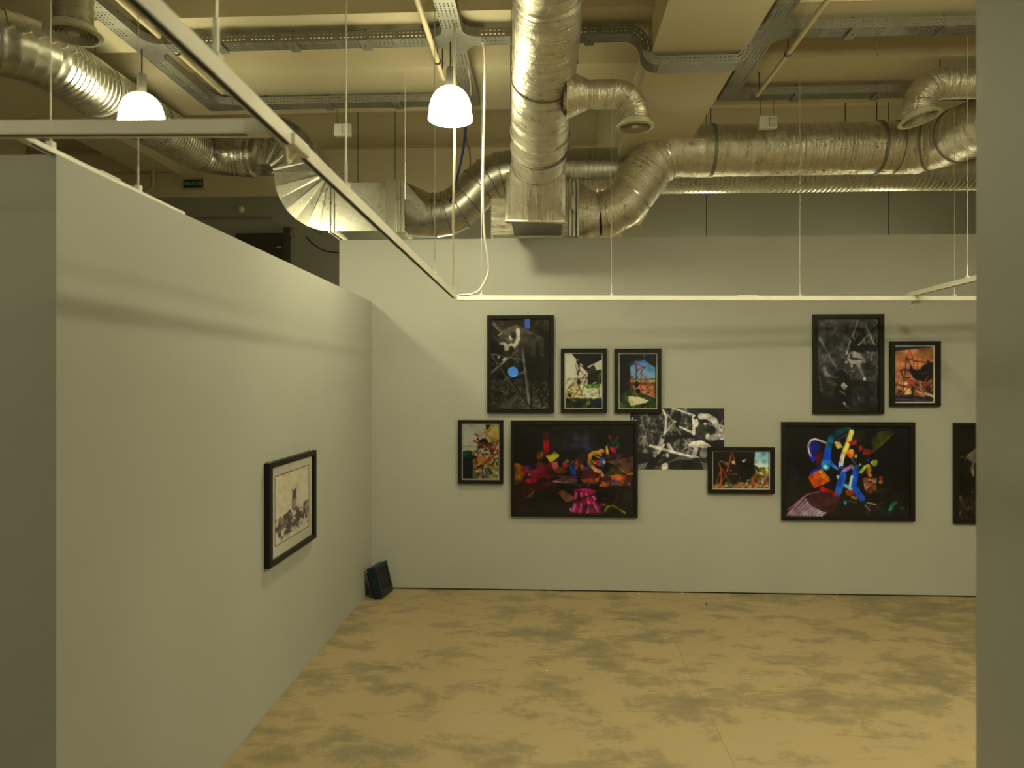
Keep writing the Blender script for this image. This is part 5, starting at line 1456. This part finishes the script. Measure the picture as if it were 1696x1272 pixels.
# P10: dark picture with blue and yellow tubes
p = Print(130, 112, 1580, 1175, int(205 * K), 20)
p.fill((11, 10, 11)); p.ell(230, 640, 90, 90, (16, 18, 44), .8, 0, .8); p.ell(220, 740, 60, 60, (40, 12, 16), .7, 0, .8)
p.poly([(1130, 280), (1230, 170), (1420, 190), (1250, 350), (1150, 410)], (48, 50, 16), .9); p.ell(1300, 200, 110, 60, (40, 40, 14), .8, -.6, .8); p.line([(1350, 230), (1150, 410)], 30, (90, 74, 20), .7); p.poly([(920, 170), (1060, 150), (1030, 300), (930, 300)], (30, 26, 10), .8)
p.ell(460, 400, 70, 120, (22, 26, 96)); p.poly([(470, 420), (560, 400), (560, 560), (490, 580)], (66, 14, 18)); p.line([(440, 520), (400, 420), (388, 340), (420, 280), (470, 265), (540, 285), (605, 312)], 20, (206, 190, 184)); p.line([(540, 288), (600, 312)], 24, (180, 140, 140)); p.line([(440, 520), (410, 460)], 10, (130, 120, 170)); p.ell(440, 500, 24, 36, (30, 40, 130))
p.line([(860, 130), (740, 190), (660, 250)], 66, (10, 54, 60)); p.line([(660, 250), (620, 400)], 74, (14, 78, 92)); p.line([(620, 400), (590, 560)], 84, (20, 66, 170)); p.ell(595, 570, 54, 64, (30, 110, 200)); p.ell(590, 590, 26, 30, (130, 200, 230), 1, 0, .7); p.ell(600, 595, 12, 14, (226, 240, 240)); p.line([(640, 540), (740, 620)], 50, (56, 110, 206), 1, 24); p.line([(650, 440), (660, 540)], 20, (20, 60, 160)); p.line([(420, 670), (540, 590)], 34, (22, 44, 130))
p.poly([(385, 710), (520, 620), (650, 730), (640, 770), (460, 845)], (150, 62, 22)); p.poly([(510, 640), (545, 610), (650, 730), (635, 770), (550, 720)], (164, 96, 32)); p.ell(530, 650, 20, 16, (210, 150, 110))
p.poly([(520, 830), (560, 825), (720, 900), (770, 910), (765, 945), (620, 930), (530, 890)], (150, 20, 20)); p.poly([(590, 870), (700, 900), (650, 930)], (110, 14, 14))
p.line([(900, 180), (840, 360), (790, 480)], 58, (190, 166, 78)); p.line([(790, 480), (775, 580)], 50, (206, 196, 190)); p.line([(765, 540), (775, 590)], 40, (160, 160, 210), .8); p.poly([(695, 300), (760, 290), (800, 360), (730, 380)], (180, 152, 80)); p.line([(720, 280), (850, 210)], 16, (84, 58, 70)); p.line([(780, 600), (800, 600)], 40, (26, 40, 110))
p.ell(885, 435, 44, 50, (180, 86, 36)); p.ell(900, 410, 28, 30, (200, 110, 50)); p.poly([(860, 300), (960, 270), (960, 330), (880, 340)], (120, 30, 22)); p.ell(1005, 370, 24, 34, (130, 26, 20)); p.poly([(1040, 370), (1150, 400), (1120, 450), (1030, 450)], (104, 34, 16)); p.line([(900, 490), (940, 550)], 26, (60, 90, 90)); p.ell(950, 465, 16, 26, (150, 120, 30))
p.line([(790, 660), (850, 610), (900, 580), (930, 610)], 40, (170, 110, 140)); p.line([(800, 660), (870, 620)], 20, (110, 90, 160)); p.poly([(720, 690), (760, 690), (745, 760)], (200, 190, 190)); p.line([(800, 690), (745, 880)], 84, (26, 84, 186)); p.line([(820, 700), (770, 890)], 20, (40, 110, 210)); p.line([(950, 640), (920, 820), (960, 880), (1020, 960)], 78, (18, 74, 164)); p.line([(970, 620), (965, 690)], 40, (26, 44, 140)); p.line([(905, 700), (880, 810)], 26, (176, 190, 220)); p.line([(830, 810), (890, 850)], 40, (100, 150, 214)); p.poly([(820, 870), (900, 860), (930, 910), (850, 940)], (150, 60, 26)); p.ell(900, 880, 24, 20, (170, 40, 36)); p.poly([(900, 920), (970, 950), (960, 975), (890, 960)], (140, 104, 26)); p.line([(800, 900), (800, 1000)], 34, (12, 10, 10)); p.ell(960, 590, 28, 30, (20, 84, 80))
p.line([(1010, 650), (1060, 590), (1100, 575)], 38, (150, 160, 50)); p.ell(1105, 620, 28, 40, (180, 130, 60)); p.line([(1090, 650), (1120, 690)], 40, (190, 120, 50)); p.ell(1165, 545, 38, 40, (110, 124, 26)); p.poly([(1170, 520), (1205, 505), (1195, 560)], (110, 124, 26)); p.ell(1135, 540, 12, 10, (210, 214, 170)); p.ell(1000, 565, 14, 14, (180, 190, 150)); p.ell(1100, 500, 16, 40, (20, 34, 90))
p.mottle(p.pmask([(1030, 720), (1190, 720), (1190, 880), (1060, 890)]), [(150, 84, 34), (120, 30, 30), (160, 140, 120), (100, 54, 22)], 40, .95, .5); p.ell(1245, 720, 24, 24, (120, 30, 26)); p.ell(1240, 765, 26, 20, (150, 86, 30)); p.ell(1110, 880, 44, 20, (130, 54, 24)); p.line([(1150, 880), (1300, 845)], 12, (76, 40, 18), .7); p.ell(1250, 870, 130, 40, (50, 28, 14), .5, 0, .9)
fan = [(130, 1110), (420, 890), (520, 880), (600, 1000), (660, 1165), (140, 1165)]
p.poly([(370, 985), (440, 900), (540, 880), (780, 950), (760, 1000), (690, 1120), (520, 1110)], (54, 16, 24)); p.line([(150, 1100), (380, 920), (520, 885)], 16, (150, 84, 100))
for k in range(11):
    t = k / 10
    a = (140 + 40 * k, 1165); b_ = (330 + 26 * k + 60 * t, 960 + 18 * k - 30 * t * t)
    if a[0] < 650: p.line([a, (min(b_[0], 620), min(b_[1], 1150))], 30, (206 - 60 * (1 - t), 190 - 80 * (1 - t), 186 - 70 * (1 - t)), .95, 26)
for k in range(9): p.line([(170 + 42 * k, 1165), (350 + 32 * k, 980 + 20 * k)], 5, (70, 34, 40), .9)
p.poly([(370, 985), (440, 900), (540, 900), (690, 1010), (640, 1140), (540, 1110), (440, 1060)], (48, 14, 20), .92)
p.line([(640, 1010), (760, 970)], 10, (60, 30, 34)); p.ell(825, 1010, 18, 26, (60, 130, 150)); p.line([(860, 990), (960, 1010)], 14, (90, 70, 60), .8); p.line([(1060, 1040), (1110, 1095)], 14, (180, 150, 140)); p.line([(1080, 1010), (1180, 1030)], 20, (150, 126, 110)); p.sticks(14, (1060, 1020, 1260, 1150), 80, 8, [(90, 86, 90), (60, 58, 60)], (-.6, .9), .8); p.line([(1350, 1090), (1385, 1020), (1415, 1005)], 44, (16, 94, 62)); p.ell(1490, 1070, 30, 30, (14, 74, 46), .8, 0, .6); p.ell(1330, 1140, 60, 20, (12, 50, 34), .8, 0, .6)
P10 = p

# P11: dark picture cut off by the right partition
p = Print(315, 170, 840, 1150, int(82 * K), 21)
p.fill((13, 10, 6)); p.mottle(p.everywhere(), [(24, 19, 12)], 60, .8, .5)
p.poly([(385, 505), (410, 465), (500, 400), (600, 380), (620, 540), (480, 560)], (92, 82, 62)); p.line([(320, 480), (385, 508), (385, 545)], 8, (96, 86, 60)); p.line([(465, 560), (470, 690)], 20, (110, 96, 66)); p.line([(450, 600), (448, 660)], 12, (80, 70, 48))
p.poly([(320, 910), (350, 905), (380, 1000), (320, 1100)], (44, 30, 18)); p.ell(335, 920, 14, 18, (96, 84, 62)); p.line([(320, 1100), (375, 1010)], 14, (120, 104, 76)); p.line([(410, 1050), (540, 960)], 22, (74, 60, 40)); p.mottle(p.below(900, 60), [(44, 36, 24), (60, 46, 30), (20, 14, 8)], 40, .8, .5); p.ell(460, 865, 12, 12, (74, 64, 48))
p.poly([(560, 600), (840, 560), (840, 900), (620, 880)], (60, 52, 38), .8)
P11 = p

# P12: line drawing on the left wall
p = Print(0, 0, 200, 240, 150, 22)
p.fill((188, 176, 138)); p.mottle(p.everywhere(), [(178, 166, 126)], 60, .5, .5)
p.line([(2, 2), (198, 2), (198, 238), (2, 238), (2, 2)], 2.6, (44, 34, 24))
dk = (56, 44, 38)
p.poly([(96, 74), (120, 70), (120, 150), (94, 150)], dk); p.poly([(102, 108), (116, 106), (116, 146), (102, 146)], (150, 136, 106)); p.line([(120, 70), (128, 56)], 1.6, dk); p.line([(96, 74), (92, 66)], 1.6, dk); p.line([(108, 72), (108, 64)], 1.4, dk)
p.poly([(70, 140), (86, 138), (94, 150), (94, 190), (70, 196)], dk); p.poly([(120, 150), (142, 134), (150, 150), (176, 146), (166, 196), (120, 200)], dk); p.poly([(60, 178), (130, 182), (140, 206), (80, 220), (50, 214)], dk); p.poly([(8, 178), (40, 172), (60, 168), (56, 190), (12, 198)], dk, .8)
p.mottle(p.pmask([(4, 150), (196, 130), (196, 210), (40, 226), (4, 205)]), [dk, (188, 176, 138), dk], 13, .9, .52)
p.ell(42, 164, 12, 12, (120, 106, 84)); p.poly([(98, 168), (104, 166), (106, 176), (100, 178)], (190, 178, 140)); p.poly([(30, 228), (46, 218), (44, 226), (30, 232)], dk); p.sticks(26, (50, 206, 190, 224), 12, 1.2, [dk, (110, 96, 74)], (-.4, .3), .8); p.sticks(14, (150, 134, 192, 190), 16, 1.6, [dk], (-.9, .9), .9); p.sticks(14, (10, 160, 70, 200), 14, 1.6, [dk], (-1.2, .9), .9)
P12 = p

for pr_, a_ in ((P1, (.34, .10, 1.0)), (P2, (.14, .10, 1.0)), (P3, (.20, .10, .97)), (P4, (.16, .10, 1.0)), (P5, (.42, .10, .96)), (P6, (.28, .10, .9)),
                (P7, (.28, .12, 1.0)), (P8, (.42, .14, .88)), (P9, (.24, .10, .95)), (P10, (.40, .08, .95)), (P11, (.3, .1, 1.0)), (P12, (.06, .05, 1.0))):
    develop(pr_, *a_)
c1_ = (790, 510); c2_ = (920, 565); c3_ = (745, 685); c4_ = (840, 685); c5_ = (1040, 665); c6_ = (1330, 510); c7_ = (1285, 690); c8_ = (1540, 680)
framed('tall black framed night photograph with blue reflections, upper left of wall', (113, 80, 852, 1163), (155, 120, 810, 1118), P1, c1_, 6.693)
framed('small black framed photo of pole scaffold before pale wall and greenery', (80, 110, 762, 1060), (150, 185, 688, 990), P2, c2_, 8.926, (133, 168, 704, 1003))
framed('small black framed photo with blue sky and red poles', (878, 112, 1568, 1063), (950, 188, 1498, 995), P3, c2_, 8.926, (934, 172, 1514, 1006))
framed('small black framed photo of orange poles, lowest at left', (136, 110, 900, 1185), (217, 190, 822, 1105), P4, c3_, 10.18, (197, 168, 840, 1126), clips=(.06, .93))
framed('large black framed colour photo with glowing pink and red objects', (43, 82, 1530, 1213), (85, 125, 1488, 1175), P5, c4_, 7.067, clips=(.03,))
o6 = thing('photo_sheet', 'unframed monochrome print of roof beams pinned between framed pictures', 'picture', (1.4, YB, 1.0))
def sheet():
    a = P(c5_[0] + 25 / 6.523, c5_[1] + 72 / 6.523, YB - .003); d = P(c5_[0] + 1040 / 6.523, c5_[1] + 738 / 6.523, YB - .003)
    MB().box(a.x, d.x, YB - .0022, YB - .0004, d.z, a.z).build('backing_board', 'mat_board', o6)
    print_mesh('photo_print', P6, (a.x, YB - .003, a.z), (1, 0, 0), (0, 0, -1), d.x - a.x, a.z - d.z, o6)
sheet()
framed('small landscape black framed photo with red frames and pale sky', (871, 495, 1588, 995), (925, 545, 1528, 940), P7, c5_, 6.523, (916, 536, 1541, 952), depth=0.034, clips=(.03, .93))
framed('tall black framed monochrome photograph at right with crouching figure', (118, 70, 905, 1177), (170, 118, 848, 1138), P8, c6_, 6.696)
framed('small black framed photo with orange wall and black spidery frame', (972, 368, 1532, 1094), (1033, 425, 1460, 1040), P9, c6_, 6.696, (1026, 412, 1474, 1054))
framed('large black framed colour photo with blue and yellow tubes', (76, 66, 1635, 1220), (130, 112, 1580, 1175), P10, c7_, 7.067, clips=(.03,))
framed('black framed dark photograph partly hidden by the right partition', (262, 133, 893, 1195), (315, 170, 840, 1150), P11, c8_, 6.36, clips=(.05,))

# left wall picture: x runs along the wall (world y), out = towards the room (+x)
def left_frame():
    def yz(px_, py_):                              # point on plane x = XL + 0.03
        X = XL + 0.03
        r = (px_ - CX) / F
        Y = X * (cs + r * sn) / (r * cs - sn)
        d = -X * sn + Y * cs
        return Y, EYE + (HZ - py_) / F * d
    ya, za1 = yz(446, 768); yb_, zb1 = yz(523.5, 745); _, za0 = yz(446, 942); _, zb0 = yz(523, 891)
    z1, z0 = (za1 + zb1) / 2, (za0 + zb0) / 2
    o = thing('picture_frame', 'black framed ink drawing of a tower on the low left partition', 'picture', (XL, (ya + yb_) / 2, z0))
    W = lambda x, out, z: Vector((XL + out, x, z))
    w, h = yb_ - ya, z1 - z0
    win = (ya + .055 * w, yb_ - .055 * w, z0 + .052 * h, z1 - .052 * h)
    prt = (ya + .14 * w, yb_ - .13 * w, z0 + .16 * h, z1 - .145 * h)
    build_frame(o, ya, yb_, z0, z1, win, prt, P12, 0.034, True, (.05, .92), W)
left_frame()

# ---------------------------------------------------------------- lit things behind the viewer that glint in the tall picture's glass
def mirrored(px_, py_, back):
    """point at y = -back whose mirror image in the glass (plane y = YB - 0.022) is seen at the pixel"""
    ym = YB - 0.022
    q = P(px_, py_, 2 * ym + back)
    return Vector((q.x, -back, q.z))
g0 = mirrored(849.5, 616, 2.2)
gl = thing('globe_lamp', 'blue globe floor lamp behind the viewer, mirrored in tall picture', 'lamp', (g0.x, g0.y, 0))
MB().lathe([(0.001, -0.104)] + [(0.104 * math.sin(k * math.pi / 14), -0.104 * math.cos(k * math.pi / 14)) for k in range(1, 14)] + [(0.001, 0.104)], 28, g0).build('globe', 'blue_lit', gl, 60)
MB().tube([(g0.x, g0.y, 0.03), (g0.x, g0.y, g0.z - .09)], 0.012, 10).build('stem', 'dark_steel', gl)
MB().lathe([(0.001, 0.03), (.13, .028), (.14, .01), (.14, 0.0)], 28, (g0.x, g0.y, 0)).build('base', 'dark_steel', gl, 40)
m0 = mirrored(873, 536, 2.6)
sc_ = thing('wall_monitor', 'narrow blue lit monitor hung behind the viewer', 'screen', m0)
MB().box(m0.x - .075, m0.x + .075, m0.y - .04, m0.y, m0.z - .14, m0.z + .13).build('case', 'dark_steel', sc_, bevel=.004)
MB().box(m0.x - .048, m0.x + .058, m0.y, m0.y + .002, m0.z - .11, m0.z + .10).build('display', 'blue_screen_lit', sc_)
MB().tube([(m0.x, m0.y - .02, m0.z + .13), (m0.x, m0.y - .02, 4.255)], 0.01, 8).build('hanger_rod', 'dark_steel', sc_)
